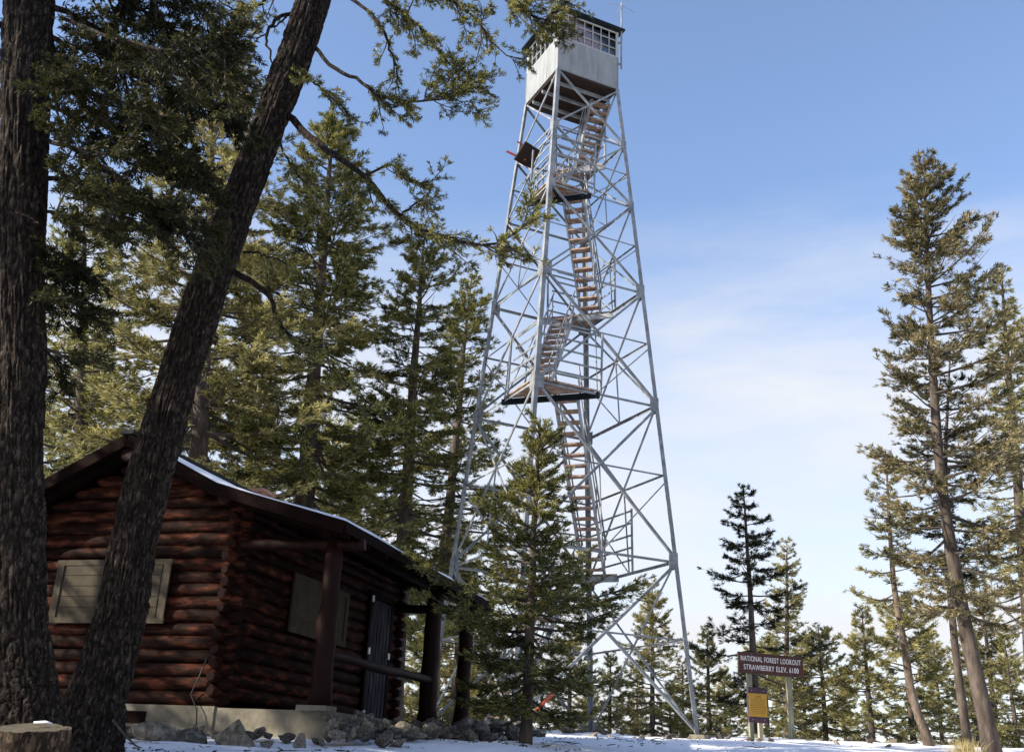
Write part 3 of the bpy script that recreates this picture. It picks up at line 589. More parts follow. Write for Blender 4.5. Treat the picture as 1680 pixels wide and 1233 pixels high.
def make_tree(name,base,H,seed,label,group=None,rbase=.2,crown0=.2,Rmax=2.2,shape='cone',curve=None,lean=(0,0),mt='fol_mid',bark='barkfar',dens=1.0,tuft=.17,gap=.08,elev=(-.25,.6),asym=None,dsp=.42,K=5,extra_top=False,stubs=True,cat='tree'):
    g=np.random.default_rng(seed); base=np.asarray(base,float)
    root=empty(name,base,label,cat,group)
    k=22; t=np.linspace(0,1,k)
    if curve is not None:   # list of (t, dx, dy)
        cx=np.interp(t,[c[0] for c in curve],[c[1] for c in curve]); cy=np.interp(t,[c[0] for c in curve],[c[2] for c in curve])
        ker=np.array([.25,.5,.25]); 
        for _ in range(3): cx[1:-1]=np.convolve(cx,ker,'same')[1:-1]; cy[1:-1]=np.convolve(cy,ker,'same')[1:-1]
    else: cx=lean[0]*t+np.cumsum(g.normal(0,.006,k))*H*.15; cy=lean[1]*t+np.cumsum(g.normal(0,.006,k))*H*.15; cx-=cx[0]; cy-=cy[0]
    tp=base+np.stack([cx,cy,t*H],1); rad=rbase*(1-t)**.85+.012; rad[0]*=1.35
    tp[0,2]-=.3
    mbt=MB(); mbt.tube(tp,rad*(1+g.normal(0,.03,k)),12); 
    segs=[];segr=[];tws=[];twseg=[]
    z=crown0*H
    while z<H*.985:
        tt=z/H; f=(tt-crown0)/(1-crown0)
        if shape=='cone': prof=(1-f)**.8*(.55+.45*min(1,f/.18))
        elif shape=='column': prof=min(1,(1-f)**.55*1.05)*(.6+.4*min(1,f/.15))
        elif shape=='spire': prof=(1-f)**1.25*1.0+.06
        else: prof=float(np.interp(f,[0,.12,.3,.45,.55,.68,.85,1],[.55,.85,1,.88,.52,.34,.22,.05]))
        nb=g.integers(3,6)
        ph=g.uniform(0,6.28)
        for b in range(nb):
            az=ph+b*6.283/nb+g.normal(0,.35); L_=Rmax*prof*g.uniform(.55,1.2)
            if g.random()<.07: L_*=1.35
            if asym is not None: L_*=1+asym[1]*math.cos(az-asym[0])
            L_=max(L_,.16)
            el=elev[0]+(elev[1]-elev[0])*f+g.normal(0,.12)
            p=np.array([np.interp(z,tp[:,2]-base[2],tp[:,0]),np.interp(z,tp[:,2]-base[2],tp[:,1]),base[2]+z+g.normal(0,.08)])
            bp=branch_pts(p,az,el,L_,g,.22*(1-f))
            r0_=.012+.011*L_; rr=np.linspace(r0_,.004,len(bp)); 
            for i in range(len(bp)-1): segs.append((bp[i],bp[i+1])); segr.append((rr[i],rr[i+1]))
            if g.random()<gap: continue
            foliate(bp,r0_,g,min(.85,.18+.27*L_),.085/dens*(1 if L_>1 else .7),.12+.12*(L_>1.2),twseg,tws,sub=1)
        z+=dsp*g.uniform(.7,1.2)*(1-.45*f)
    if stubs:
        for _ in range(int(10*crown0*3)):
            z=g.uniform(.12,1)*crown0*H; p=np.array([np.interp(z,tp[:,2]-base[2],tp[:,0]),np.interp(z,tp[:,2]-base[2],tp[:,1]),base[2]+z]); bp=branch_pts(p,g.uniform(0,6.28),g.normal(-.1,.3),g.uniform(.2,.9),g,.3,4)
            for i in range(3): segs.append((bp[i],bp[i+1])); segr.append((.012-.003*i,.009-.003*i))
    tr=mbt.build('trunk',M[bark],root)
    S=np.array(segs); Rr=np.array(segr); T=np.array(twseg)
    V=np.concatenate([ribbon_tubes(S[:,0],S[:,1],Rr[:,0],Rr[:,1],4),ribbon_tubes(T[:,0],T[:,1],np.full(len(T),.005),np.full(len(T),.003),3)])
    np_mesh('limbs',V,4,M['twig'],parent=root)
    p,d=leaf_points(tws,10.5*dens,g); V=tufts(p,d,K+2,tuft*.82,tuft*.125,g)
    np_mesh('crown',V,4,M[mt],parent=root)
    return root
def copy_tree(src,loc,rz,sc,label,group=None):
    r=src.copy(); COL.objects.link(r); r.location=loc; r.rotation_euler=(0,0,rz); r.scale=(sc[0],sc[0],sc[1]); r['label']=label
    if group: r['group']=group
    for ch in list(src.children):
        c=ch.copy(); COL.objects.link(c); c.parent=r
    return r
def ontg(x,Y,dz=0):
    X=at(x,1215,Y)[0]; return np.array([X,Y,float(gz(X,Y))+dz])
def tree_px(name,bx,Y,tx,ty,seed,label,**k):
    b=ontg(bx,Y); top=at(tx,ty,Y); H=top[2]-b[2]
    return make_tree(name,b,H,seed,label,lean=(top[0]-b[0],0),**k)
G1='firs behind the cabin'; 
tree_px('fir_tree',470,29,545,182,11,'tallest broad fir behind the cabin roof, just right of the leaning trunk',rbase=.36,crown0=.22,Rmax=4.9,shape='cone',mt='fol_mid',group=G1,dens=1.1,gap=.09,tuft=.2,asym=(2.4,.15),elev=(-.3,.55))
tree_px('fir_tree',640,31,694,372,12,'mid-height dense fir between the tallest broad fir and the tower',rbase=.28,crown0=.2,Rmax=4.0,shape='cone',mt='fol_mid',group=G1,dens=1.1,gap=.09,tuft=.18,elev=(-.3,.5))
tree_px('fir_tree',700,34,772,447,13,'narrow fir with a pale bushy top touching the left side of the tower',rbase=.25,crown0=.22,Rmax=3.6,shape='cone',mt='fol_mid',group=G1,dens=1.1,gap=.09,tuft=.18)
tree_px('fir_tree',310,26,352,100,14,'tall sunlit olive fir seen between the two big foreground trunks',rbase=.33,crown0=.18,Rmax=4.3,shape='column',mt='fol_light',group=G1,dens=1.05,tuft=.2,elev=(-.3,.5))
tree_px('fir_tree',120,27,135,330,15,'loose olive fir over the left end of the cabin roof, right of the leftmost trunk',rbase=.27,crown0=.2,Rmax=4.3,shape='cone',mt='fol_mid',group=G1,dens=.75,tuft=.2)
tree_px('fir_tree',575,44,580,838,16,'small yellowish fir showing just above the porch roof',rbase=.18,crown0=.1,Rmax=1.9,shape='cone',mt='fol_light',group=G1,dens=.8,tuft=.17)
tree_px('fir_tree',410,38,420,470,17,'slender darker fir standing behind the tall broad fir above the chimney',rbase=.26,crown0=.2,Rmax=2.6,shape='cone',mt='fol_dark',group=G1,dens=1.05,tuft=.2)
# young fir in front of the tower
tree_px('young_fir',862,14.2,884,690,21,'bushy young fir standing in the snow directly in front of the tower foot',rbase=.072,crown0=.085,Rmax=1.3,shape='young',mt='fol_mid',dens=1.9,tuft=.09,dsp=.185,gap=.08,elev=(-.25,.75),K=6,stubs=False,asym=(0,.08))
# firs standing just outside the left of the view: they shade the cabin and the foreground trunks
sh=[(-13.5,8.6,13,1),(-13.5,14.4,11.5,2),(-15,16,15,0),(-11,7.2,11.5,1),(-18,12.6,15,2)]
shlab=['fir outside the left edge of the view, level with the leaning trunk','shorter dense fir outside the left edge beside the cabin','tall fir outside the left edge behind the cabin corner','fir outside the left edge nearest the camera','far tall fir outside the left edge west of the cabin']
base_sh=None
for i,(x,y,h,kd) in enumerate(sh):
    b=np.array([x,y,float(gz(x,y))])
    if base_sh is None: base_sh=make_tree('fir_tree',b,13,90,shlab[i],group='firs outside the left edge',rbase=.25,crown0=.1,Rmax=2.6,shape='column',mt='fol_mid',dens=1.05,tuft=.2)
    else: copy_tree(base_sh,b,i*1.1,(h/13*.9+.1,h/13),shlab[i],'firs outside the left edge')
b=np.array([-12.3,11.3,float(gz(-12.3,11.3))]); open_fir=make_tree('fir_tree',b,11.5,91,'open thin-crowned fir added outside the left edge to dapple the cabin gable',rbase=.16,crown0=.12,Rmax=2.0,shape='column',mt='fol_mid',dens=.6,tuft=.17,gap=.45)  # unseen fir added here, crown thinned to throw dapples on the gable
ring=[(8.5,2.5,12),(5,-5,14),(0,-8,13),(-6,-5,14),(-9,1,12),(10,8.2,11),(13,-2,15),(14.5,13.5,11)]  # unseen firs added to keep sky light off the cabin and foreground
rl=['added shade fir right of the camera, outside the view','added shade fir behind the camera to its right','added shade fir straight behind the camera','added shade fir behind the camera to its left','added shade fir left of the camera, outside the view','added shade fir outside the right edge beside the young fir','tall added shade fir farthest to the right behind the camera','added shade fir outside the right edge level with the cabin']
for i,(x,y,h) in enumerate(ring): copy_tree(base_sh,np.array([x,y,float(gz(x,y))]),i*.9+.3,(h/13*1.15,h/13),rl[i],'sky-blocking firs added around the camera')
copy_tree(base_sh,np.array([-17.5,7.0,float(gz(-17.5,7.0))]),2.9,(1.0,1.15),'dense fir added outside the left edge to shade the cabin corner','firs outside the left edge')  # one more unseen fir, added to darken the right of the gable
# right of tower
tree_px('fir_tree',1243,31,1218,797,31,'dark fir with wide layered flat boughs rising right behind the brown sign',rbase=.13,crown0=.17,Rmax=2.05,shape='cone',mt='fol_dark',dens=1.4,tuft=.15,dsp=.5,gap=.08,elev=(-.15,.35))
tree_px('fir_tree',1287,43,1292,885,32,'pale olive fir with a pointed top just right of the dark layered fir',rbase=.18,crown0=.1,Rmax=2.0,shape='cone',mt='fol_light',dens=1.1,tuft=.15)
# right group
b=ontg(1628,22); top=at(1516,258,22); H=top[2]-b[2]
cv=[(0,0,0)]+[((at(px,py,22)[2]-b[2])/H,at(px,py,22)[0]-b[0],0) for px,py in((1590,1060),(1562,920),(1540,760),(1527,560),(1520,400),(1516,258))]
make_tree('fir_tree',b,H,41,'tallest fir on the right, leaning trunk and ragged crown brown with cones at the top',rbase=.16,crown0=.21,Rmax=2.2,shape='column',curve=cv,mt='fol_cone',dens=1.35,tuft=.15,dsp=.42,gap=.08,asym=(0,.28),elev=(-.1,.75))
b=ontg(1588,23.5); H=at(1560,560,23.5)[2]-b[2]
cv=[(0,0,0)]+[((at(px,py,23.5)[2]-b[2])/H,at(px,py,23.5)[0]-b[0],0) for px,py in((1568,1080),(1553,900),(1550,760),(1560,560))]
make_tree('fir_tree',b,H,42,'thin-trunked dark fir growing close against the tallest right-hand fir',rbase=.09,crown0=.4,Rmax=1.5,shape='cone',curve=cv,mt='fol_dark',dens=.9,tuft=.15,gap=.15)
b=ontg(1528,25); H=at(1453,738,25)[2]-b[2]
cv=[(0,0,0)]+[((at(px,py,25)[2]-b[2])/H,at(px,py,25)[0]-b[0],0) for px,py in((1495,1150),(1485,1060),(1468,980),(1460,880),(1453,738))]
make_tree('fir_tree',b,H,43,'slim fir with a curved bare pinkish lower trunk left of the tallest right-hand fir',rbase=.10,crown0=.30,Rmax=1.15,shape='cone',curve=cv,mt='fol_light',bark='barkpink',dens=1.2,tuft=.13,gap=.2)
tree_px('fir_tree',1700,27,1640,430,44,'pale open fir at the right edge of the view behind the tallest one',rbase=.2,crown0=.22,Rmax=2.0,shape='cone',mt='fol_light',dens=.9,tuft=.17,gap=.15)
# low far trees beyond the crest, copied from four kinds
far=[]
specs=[('fol_light','cone',1.35,5.6),('fol_light','cone',1.5,6.2),('fol_light','column',1.3,5.4),('fol_cone','spire',1.7,6.4)]
NAMES=[]
def farlab(i,txt): return txt
fs=[(1070,45,955,0,'pale pointed fir seen through the lower right tower braces'),
(1000,47,1075,1,'low olive fir between the tower rear leg and the long diagonal brace'),
(935,44,1040,2,'small fir showing right of the young fir trunk behind the tower'),
(1120,50,1085,3,'low fir against the foot of the right tower leg'),
(1165,46,1035,1,'small dark-centred fir just right of the right tower leg'),
(1190,52,1095,0,'tiny fir between the right tower leg and the sign'),
(1355,44,1030,2,'bushy olive fir right of the brown sign'),
(1388,50,1095,0,'short fir at the right foot of the bushy olive fir'),
(1432,42,1000,1,'olive fir left of the curved pinkish trunk'),
(1500,46,985,2,'yellow-green fir behind the curved pinkish trunk'),
(1605,43,1020,0,'olive fir right behind the base of the tallest right-hand trunk'),
(1668,45,1050,1,'fir in the lower right corner of the view'),
(1640,52,960,3,'slender far fir in the gap below the pale open fir'),
(1322,56,1080,3,'tiny far fir seen right of the right sign post'),
(1262,54,1050,2,'far fir seen between the two sign posts'),
(770,46,985,1,'fir behind the porch end and left tower leg'),
(712,50,1000,2,'fir seen between the two far porch posts'),
(815,44,1055,0,'small fir behind the left tower braces right of the porch'),
(888,52,1085,1,'tiny fir behind the ground flight of the tower stairs'),
(1545,52,1040,0,'far fir between the two thin right-hand trunks'),
(1045,58,1100,3,'tiny spindly fir low behind the tower braces'),
(1100,48,1120,1,'lowest bushy fir behind the right tower footing'),
(960,56,1105,0,'tiny far fir at the rear tower leg'),
(640,42,900,1,'fir seen just above the low end of the porch roof'),
(740,40,860,0,'olive fir behind the left tower leg above the porch eave'),
(505,44,690,2,'fir filling the gap behind the tall broad fir trunk'),
(240,40,560,1,'fir behind the ridge of the cabin roof'),
(30,42,520,0,'fir at the far left edge behind the leftmost trunk')]
protos={}
for i,(x,Y,ty,kd,lab) in enumerate(fs):
    b=ontg(x,Y); top=at(x,ty,Y); Ht=top[2]-b[2]; mtn,shp,Rm,Hp=specs[kd]
    if kd not in protos:
        protos[kd]=(make_tree('far_fir',b,Ht,60+kd,lab,group='low firs beyond the crest of the hill',rbase=.14,crown0=.1,Rmax=Ht*.25+.4,shape=shp,mt=mtn,dens=1.15,tuft=.17,dsp=.36,K=5),Ht)
    else:
        s=Ht/protos[kd][1]; copy_tree(protos[kd][0],b,i*1.3,(.35*1+.65*s,s),lab,'low firs beyond the crest of the hill')
# ---------------------------------------------------------------- the two big foreground trunks
def ringnoise(nth,nz,cth,cz,g):
    a=g.random((cz+2,cth)); zz=np.linspace(0,cz,nz,endpoint=False); tt=np.linspace(0,cth,nth,endpoint=False)
    zi=zz.astype(int);fz=(zz-zi)[:,None];ti=tt.astype(int);ft=(tt-ti)[None]
    fz=fz*fz*(3-2*fz);ft=ft*ft*(3-2*ft)
    A=a[zi][:,ti%cth];B=a[zi][:,(ti+1)%cth];C=a[zi+1][:,ti%cth];D=a[zi+1][:,(ti+1)%cth]
    return (A*(1-ft)+B*ft)*(1-fz)+(C*(1-ft)+D*ft)*fz
def big_trunk(root,ctrl,seed,nz=640,nth=200,flare=.0):
    """ctrl: (x,y,half-width px,Y) up the stem"""
    g=np.random.default_rng(seed); C=np.array([at(c[0],c[1],c[3]) for c in ctrl]); Rr=np.array([c[2]/F*np.linalg.norm(at(c[0],c[1],c[3])) for c in ctrl])
    t=np.linspace(0,1,len(ctrl)); tt=np.linspace(0,1,nz)
    pts=np.stack([np.interp(tt,t,C[:,i]) for i in range(3)],1); rad=np.interp(tt,t,Rr)
    ker=np.ones(25)/25
    for i in range(3): e=np.pad(pts[:,i],12,mode='reflect',reflect_type='odd'); pts[:,i]=np.convolve(e,ker,'valid')
    e=np.pad(rad,12,mode='edge'); rad=np.convolve(e,ker,'valid')
    Lt=np.linalg.norm(np.diff(pts,axis=0),axis=1).sum()
    r1=1-np.abs(2*ringnoise(nth,nz,42,int(Lt/.30),g)-1); r2=1-np.abs(2*ringnoise(nth,nz,88,int(Lt/.13),g)-1); r3=ringnoise(nth,nz,5,int(Lt/.8),g)
    d=-.026*np.clip((r1-.5)/.45,0,1)-.011*np.clip((r2-.45)/.5,0,1)+.04*(r3-.5)+g.normal(0,.0012,r1.shape)
    T=np.gradient(pts,axis=0);T/=np.linalg.norm(T,axis=1)[:,None]; X=np.cross(T,[0,1.,0]);X/=np.linalg.norm(X,axis=1)[:,None];Yv=np.cross(T,X)
    th_=np.linspace(0,2*math.pi,nth,endpoint=False)
    fl=flare*np.exp(-tt*Lt/.35)[:,None]*(1+.5*np.cos(5*th_+1)[None]*1)
    RR=rad[:,None]+d+fl
    V=pts[:,None]+RR[...,None]*(X[:,None]*np.cos(th_)[None,:,None]+Yv[:,None]*np.sin(th_)[None,:,None])
    ii=np.arange(nz-1)[:,None]*nth; jj=np.arange(nth)[None]; j2=(jj+1)%nth
    Fq=np.stack([ii+jj,ii+j2,ii+nth+j2,ii+nth+jj],-1).reshape(-1,4)
    return np_mesh('trunk',V.reshape(-1,3),4,M['bark'],parent=root,faces=Fq,smooth=True)
def smooth_poly(pts,n=24):
    pts=np.array(pts,float); t=np.linspace(0,1,len(pts)); tt=np.linspace(0,1,n); o=[]
    # catmull-rom
    for x in tt:
        f=x*(len(pts)-1); i=min(int(f),len(pts)-2); f-=i; p0=pts[max(i-1,0)];p1=pts[i];p2=pts[i+1];p3=pts[min(i+2,len(pts)-1)]
        o.append(.5*((2*p1)+(-p0+p2)*f+(2*p0-5*p1+4*p2-p3)*f*f+(-p0+3*p1-3*p2+p3)*f**3))
    return np.array(o)
class Boughs:
    def __init__(s,seed): s.g=np.random.default_rng(seed); s.seg=[];s.rad=[];s.tw=[];s.tws=[]; s.main=[]
    def limb(s,pl,r0_,r1_=.006,fol=(.3,1),twl=.32,step=.05,sub=2,second=0,slen=.6,gap=.0):
        """pl: list of (x,y,Y)"""
        p=smooth_poly([at(*q) for q in pl]); k=len(p); p[1:-1]+=s.g.normal(0,.008,(k-2,3)); rr=np.linspace(r0_,r1_,k)
        s.main.append((p,rr))
        if fol:
            q=p[int(fol[0]*(k-1)):int(fol[1]*(k-1))+1]
            if len(q)>2: foliate(q,r0_,s.g,twl,step,.0,s.tws,s.tw,sub=sub,gap=gap)
        # secondary branchlets
        for _ in range(second):
            i=s.g.integers(int((fol[0] if fol else .2)*(k-1)),k-2); tg=p[i+1]-p[i];tg/=np.linalg.norm(tg); 
            side=np.cross(tg,ZZ);side/=np.linalg.norm(side)+1e-6; d=tg*s.g.uniform(.3,1)+side*s.g.choice([-1,1])*s.g.uniform(.4,1)+ZZ*s.g.normal(-.25,.4); d/=np.linalg.norm(d)
            L_=slen*s.g.uniform(.5,1.3); e=[p[i]]
            for j in range(5): d=d+s.g.normal(0,.16,3)+ZZ*.03; d/=np.linalg.norm(d); e.append(e[-1]+d*L_/5)
            e=np.array(e); r_=np.linspace(rr[i]*.5+.003,.004,len(e))
            for j in range(5): s.seg.append((e[j],e[j+1])); s.rad.append((r_[j],r_[j+1]))
            foliate(e,r0_,s.g,twl*.8,step*.8,.15,s.tws,s.tw,sub=sub,gap=gap)
    def build(s,root,mt,dens=26,tuft=.055,K=5,wd=.2,spread=.8):
        m_=MB()
        for p,rr in s.main: m_.tube(p,rr,8)
        m_.build('limbs',M['bark'],root)
        S=np.array(s.seg) if s.seg else np.zeros((0,2,3)); Rr=np.array(s.rad) if s.rad else np.zeros((0,2)); T=np.array(s.tws)
        V=ribbon_tubes(T[:,0],T[:,1],np.full(len(T),.0035),np.full(len(T),.002),3)
        if len(S): V=np.concatenate([V,ribbon_tubes(S[:,0],S[:,1],Rr[:,0],Rr[:,1],4)])
        np_mesh('twigs',V,4,M['twig'],parent=root)
        p,d=leaf_points(s.tw,dens,s.g); V=tufts(p,d,K,tuft,tuft*wd,s.g,spread=spread,flat=.8)
        np_mesh('needles',V,4,M[mt],parent=root)
# leaning pine-like fir
YL=10.0
lean=empty('leaning_fir',at(155,1222,YL),'big rough-barked fir trunk leaning to the right in front of the cabin','tree')
big_trunk(lean,[(132,1250,58,YL),(148,1205,51,YL),(160,1150,45,YL),(184,1060,40.5,YL),(203,980,38,YL),(226,860,36.5,YL),(257,740,35,YL),(299,600,32,YL),(340,470,30,YL+.05),(377,370,29,YL+.1),(418,265,28,YL+.15),(456,165,27,YL+.2),(489,75,25.5,YL+.25),(517,-10,24,YL+.3),(552,-110,22,YL+.4),(597,-260,18,YL+.6),(640,-420,12,YL+.8)],5,flare=.05)
B=Boughs(77); Y=YL+.2
B.limb([(468,188,Y),(500,215,Y-.1),(530,240,Y-.3),(565,262,Y-.4),(600,290,Y-.5),(640,340,Y-.6),(690,375,Y-.7),(745,392,Y-.8),(800,402,Y-.9),(850,380,Y-1),(880,348,Y-1)],.045,fol=(.42,1),second=20,slen=.42,twl=.26)
B.limb([(600,290,Y-.5),(640,270,Y-.3),(680,300,Y-.3),(715,295,Y-.2)],.015,fol=(.2,1),second=7,slen=.3,twl=.24)
B.limb([(655,355,Y-.6),(690,330,Y-.4),(720,345,Y-.2)],.012,fol=(.2,1),second=3,slen=.25)
B.limb([(514,68,Y),(530,95,Y-.1),(560,118,Y-.2),(590,132,Y-.2),(625,158,Y-.3),(660,165,Y-.3),(700,166,Y-.4),(740,160,Y-.4),(780,150,Y-.4)],.028,fol=(.4,1),second=18,slen=.42,twl=.25)
B.limb([(740,160,Y-.4),(775,175,Y-.4),(790,190,Y-.4)],.008,fol=(.1,1),second=2,slen=.2)
B.limb([(700,160,Y-.3),(740,130,Y-.2),(780,140,Y-.1)],.008,fol=(.1,1),second=5,slen=.3)
B.limb([(552,-20,Y+.1),(590,8,Y),(620,35,Y-.1),(640,80,Y-.2),(652,120,Y-.2),(655,155,Y-.3)],.026,fol=(.25,1),second=5,slen=.35,twl=.2,gap=.35)
B.limb([(560,-60,Y+.1),(620,-10,Y-.2),(660,20,Y-.3),(700,60,Y-.4),(735,100,Y-.5),(760,120,Y-.5)],.026,fol=(.3,1),second=16,slen=.42,twl=.24)
B.limb([(600,-110,Y),(680,-40,Y-.4),(740,0,Y-.6),(790,40,Y-.7),(800,80,Y-.7)],.026,fol=(.3,1),second=14,slen=.4,twl=.24)
B.limb([(600,-130,Y),(720,-60,Y-.6),(800,-20,Y-.9),(850,10,Y-1.0),(885,30,Y-1.1),(925,38,Y-1.1)],.03,fol=(.45,1),second=18,slen=.36,twl=.24)
B.limb([(850,10,Y-1.),(900,-5,Y-1.1),(950,12,Y-1.2)],.012,fol=(.1,1),second=6,slen=.3)
B.limb([(800,60,Y-.7),(830,90,Y-.8),(862,95,Y-.8),(878,78,Y-.8)],.008,fol=(.3,1),second=3,slen=.2,gap=.3)
B.limb([(450,215,Y),(470,260,Y-.2),(500,300,Y-.3),(530,330,Y-.3)],.014,fol=(.3,1),second=6,slen=.35,twl=.22,gap=.3)
B.limb([(482,110,Y),(520,140,Y-.2),(560,175,Y-.3),(590,200,Y-.3)],.016,fol=(.15,1),second=8,slen=.4,twl=.22)
B.limb([(378,445,YL+.1),(410,460,YL),(440,485,YL-.1),(455,520,YL-.1),(480,555,YL-.2),(530,580,YL-.2),(580,640,YL-.3),(640,690,YL-.3)],.036,fol=(.35,1),second=9,slen=.4,twl=.2,gap=.25)
B.limb([(400,413,YL+.2),(430,417,YL+.1),(470,432,YL)],.014,fol=(.5,1),second=2,slen=.25)
B.limb([(480,22,Y+.1),(455,30,Y),(438,60,Y),(443,90,Y-.1),(448,112,Y-.1)],.028,fol=None)
B.limb([(470,28,Y+.1),(430,58,Y),(400,85,Y-.1),(390,115,Y-.2)],.012,fol=(.3,1),second=2,slen=.25,gap=.3)
B.limb([(470,-20,Y+.1),(430,5,Y),(390,15,Y-.1),(350,-5,Y-.2)],.02,fol=(.2,1),second=8,slen=.35)
B.limb([(440,150,Y),(410,120,Y),(370,110,Y),(340,130,Y)],.012,fol=(.3,1),second=5,slen=.3,gap=.2)
B.build(lean,'fol_mid',dens=30,tuft=.055,K=5,wd=.17)
# left-most big tree
YT=8.4
left=empty('shaded_fir',at(40,1200,YT),'thick upright fir at the left edge with dark heavy boughs hanging right','tree')
big_trunk(left,[(46,1250,64,YT),(44,1195,54,YT),(40,1140,47,YT),(36,1080,42,YT),(33,980,37,YT),(31,800,36,YT),(32,600,35.5,YT),(33,400,35,YT),(38,200,34,YT),(47,0,35,YT+.05),(56,-150,33,YT+.1),(66,-350,28,YT+.2),(75,-600,20,YT+.3)],9,flare=.04)
D=Boughs(31)
def dl(*a,**k):
    k['second']=int(k.get('second',16)*.82);k.setdefault('slen',.5);k.setdefault('twl',.30);k.setdefault('step',.045); D.limb(*a,**k)
dl([(70,5,YT),(120,25,YT+.1),(165,50,YT+.2),(200,90,YT+.3),(208,150,YT+.4),(205,200,YT+.4),(180,250,YT+.5)],.035,fol=(.1,1),second=20)
dl([(80,-60,YT),(160,-20,YT+.3),(240,20,YT+.5),(300,60,YT+.6),(370,75,YT+.7)],.035,fol=(.2,1),second=32)
dl([(80,-100,YT),(180,-60,YT+.1),(260,-20,YT+.2),(330,20,YT+.2),(350,60,YT+.3)],.03,fol=(.2,1),second=26)
dl([(75,60,YT),(140,80,YT+.4),(210,100,YT+.7),(290,110,YT+.9),(350,130,YT+1)],.03,fol=(.15,1),second=30)
dl([(70,110,YT),(110,130,YT-.3),(150,150,YT-.5),(210,170,YT-.6),(260,190,YT-.7)],.028,fol=(.15,1),second=24)
dl([(68,170,YT),(120,190,YT+.3),(190,215,YT+.5),(250,245,YT+.6),(310,250,YT+.6)],.028,fol=(.15,1),second=26)
dl([(66,230,YT),(110,240,YT-.2),(150,262,YT-.4),(190,290,YT-.5),(160,330,YT-.5)],.024,fol=(.15,1),second=20)
dl([(66,290,YT),(130,300,YT+.4),(200,330,YT+.6),(270,365,YT+.8),(350,385,YT+.9)],.026,fol=(.15,1),second=26)
dl([(66,345,YT),(100,352,YT-.1),(140,368,YT-.2),(190,380,YT-.3)],.018,fol=(.2,1),second=8,gap=.3)
dl([(64,395,YT),(100,420,YT+.2),(135,440,YT+.3),(120,480,YT+.3)],.02,fol=(.1,1),second=16)
dl([(64,455,YT),(90,480,YT+.1),(120,490,YT+.2),(150,475,YT+.2)],.018,fol=(.1,1),second=12)
dl([(60,560,YT),(90,590,YT+.2),(110,640,YT+.2)],.016,fol=(.2,1),second=8,gap=.3)
dl([(14,350,YT-.3),(40,352,YT-.4),(64,368,YT-.5)],.012,fol=None,second=0)
dl([(20,20,YT),(-20,60,YT),(-60,90,YT)],.02,fol=(.1,1),second=12)
dl([(100,30,YT+.1),(180,60,YT-.5),(260,80,YT-.9),(330,95,YT-1.1),(385,90,YT-1.2)],.02,fol=(.3,1),second=26)
dl([(208,120,YT+.4),(270,140,YT+.5),(330,165,YT+.6),(400,175,YT+.6)],.018,fol=(.2,1),second=24)
dl([(200,190,YT+.4),(240,235,YT+.6),(290,265,YT+.7),(345,275,YT+.8)],.016,fol=(.2,1),second=18)
dl([(160,250,YT-.4),(200,310,YT-.3),(250,350,YT-.2),(330,400,YT-.2)],.016,fol=(.2,1),second=20)
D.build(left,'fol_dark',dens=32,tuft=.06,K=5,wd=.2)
# stump in the lower left corner
st_b=at(45,1260,7.0); g5=np.random.default_rng(4)
stump=empty('tree_stump',st_b,'sawn tree stump with rough bark and snow on its cut top','stump')
n_=60; ang=np.linspace(0,2*math.pi,n_,endpoint=False); rad=.225*(1+.06*np.sin(3*ang+1)+.04*np.sin(7*ang)+g5.normal(0,.012,n_)); ctr=np.array([at(45,1195,7.0)[0],7.05,0])
V=[]; zt=at(45,1193,7.0)[2]
for k,(z,f) in enumerate([(-.75,1.3),(-.45,1.1),(-.2,1.02),(-.08,1.0),(0,.98)]):
    for i in range(n_):
        V.append(ctr+np.array([math.cos(ang[i])*rad[i]*f,math.sin(ang[i])*rad[i]*f,zt+z+(.035*math.sin(ang[i])*rad[i]/.225*(z==0) if 1 else 0)+g5.normal(0,.005)]))
m_=MB(); m_.add(V,[(k*n_+i,k*n_+(i+1)%n_,(k+1)*n_+(i+1)%n_,(k+1)*n_+i) for k in range(4) for i in range(n_)],0,True); m_.build('bark',M['stumpbark'],stump)
m_=MB(); m_.add(V[-n_:],[tuple(range(n_))]); m_.build('cut_top',M['stumptop'],stump)
m_=MB(); q=ctr+np.array([.06,.05,zt+.03]); m_.tube([q+np.array([-.07,0,0.006]),q+np.array([0,.01,.010]),q+np.array([.05,0,.004])],[.006,.011,.005],8); m_.build('snow_patch',M['snow'],stump)
# ---------------------------------------------------------------- rocks
def rock_mesh(seed,mt,name='rock'):
    import bmesh
    g=np.random.default_rng(seed); bm=bmesh.new(); bmesh.ops.create_icosphere(bm,subdivisions=3,radius=1)
    pl=g.normal(0,1,(14,3)); pl/=np.linalg.norm(pl,axis=1)[:,None]; off=g.uniform(.38,.8,14); sc=np.array([g.uniform(.9,1.3),g.uniform(.7,1.1),g.uniform(.42,.75)])
    for v in bm.verts:
        p=np.array(v.co)
        for a,b in zip(pl,off):
            e=p@a
            if e>b: p=p-a*(e-b)*.93
        p=p*sc+.03*np.sin(p[[1,2,0]]*7+seed); v.co=p
    me=bpy.data.meshes.new(name); bm.to_mesh(me); bm.free(); me.materials.append(M[mt]); return me
RM=[rock_mesh(i,'rock') for i in range(6)]+[rock_mesh(20+i,'rockwarm') for i in range(4)]
def rock(p,s,label,group=None,mi=None,g=np.random.default_rng(9)):
    me=RM[int(g.integers(len(RM))) if mi is None else mi]; o=bpy.data.objects.new('rock',me); COL.objects.link(o); o.location=p; o.rotation_euler=(g.normal(0,.4),g.normal(0,.4),g.uniform(0,6.28)); o.scale=(s,s*g.uniform(.8,1.1),s*g.uniform(.75,1.05)); tagp(o,label,'rock',group); return o
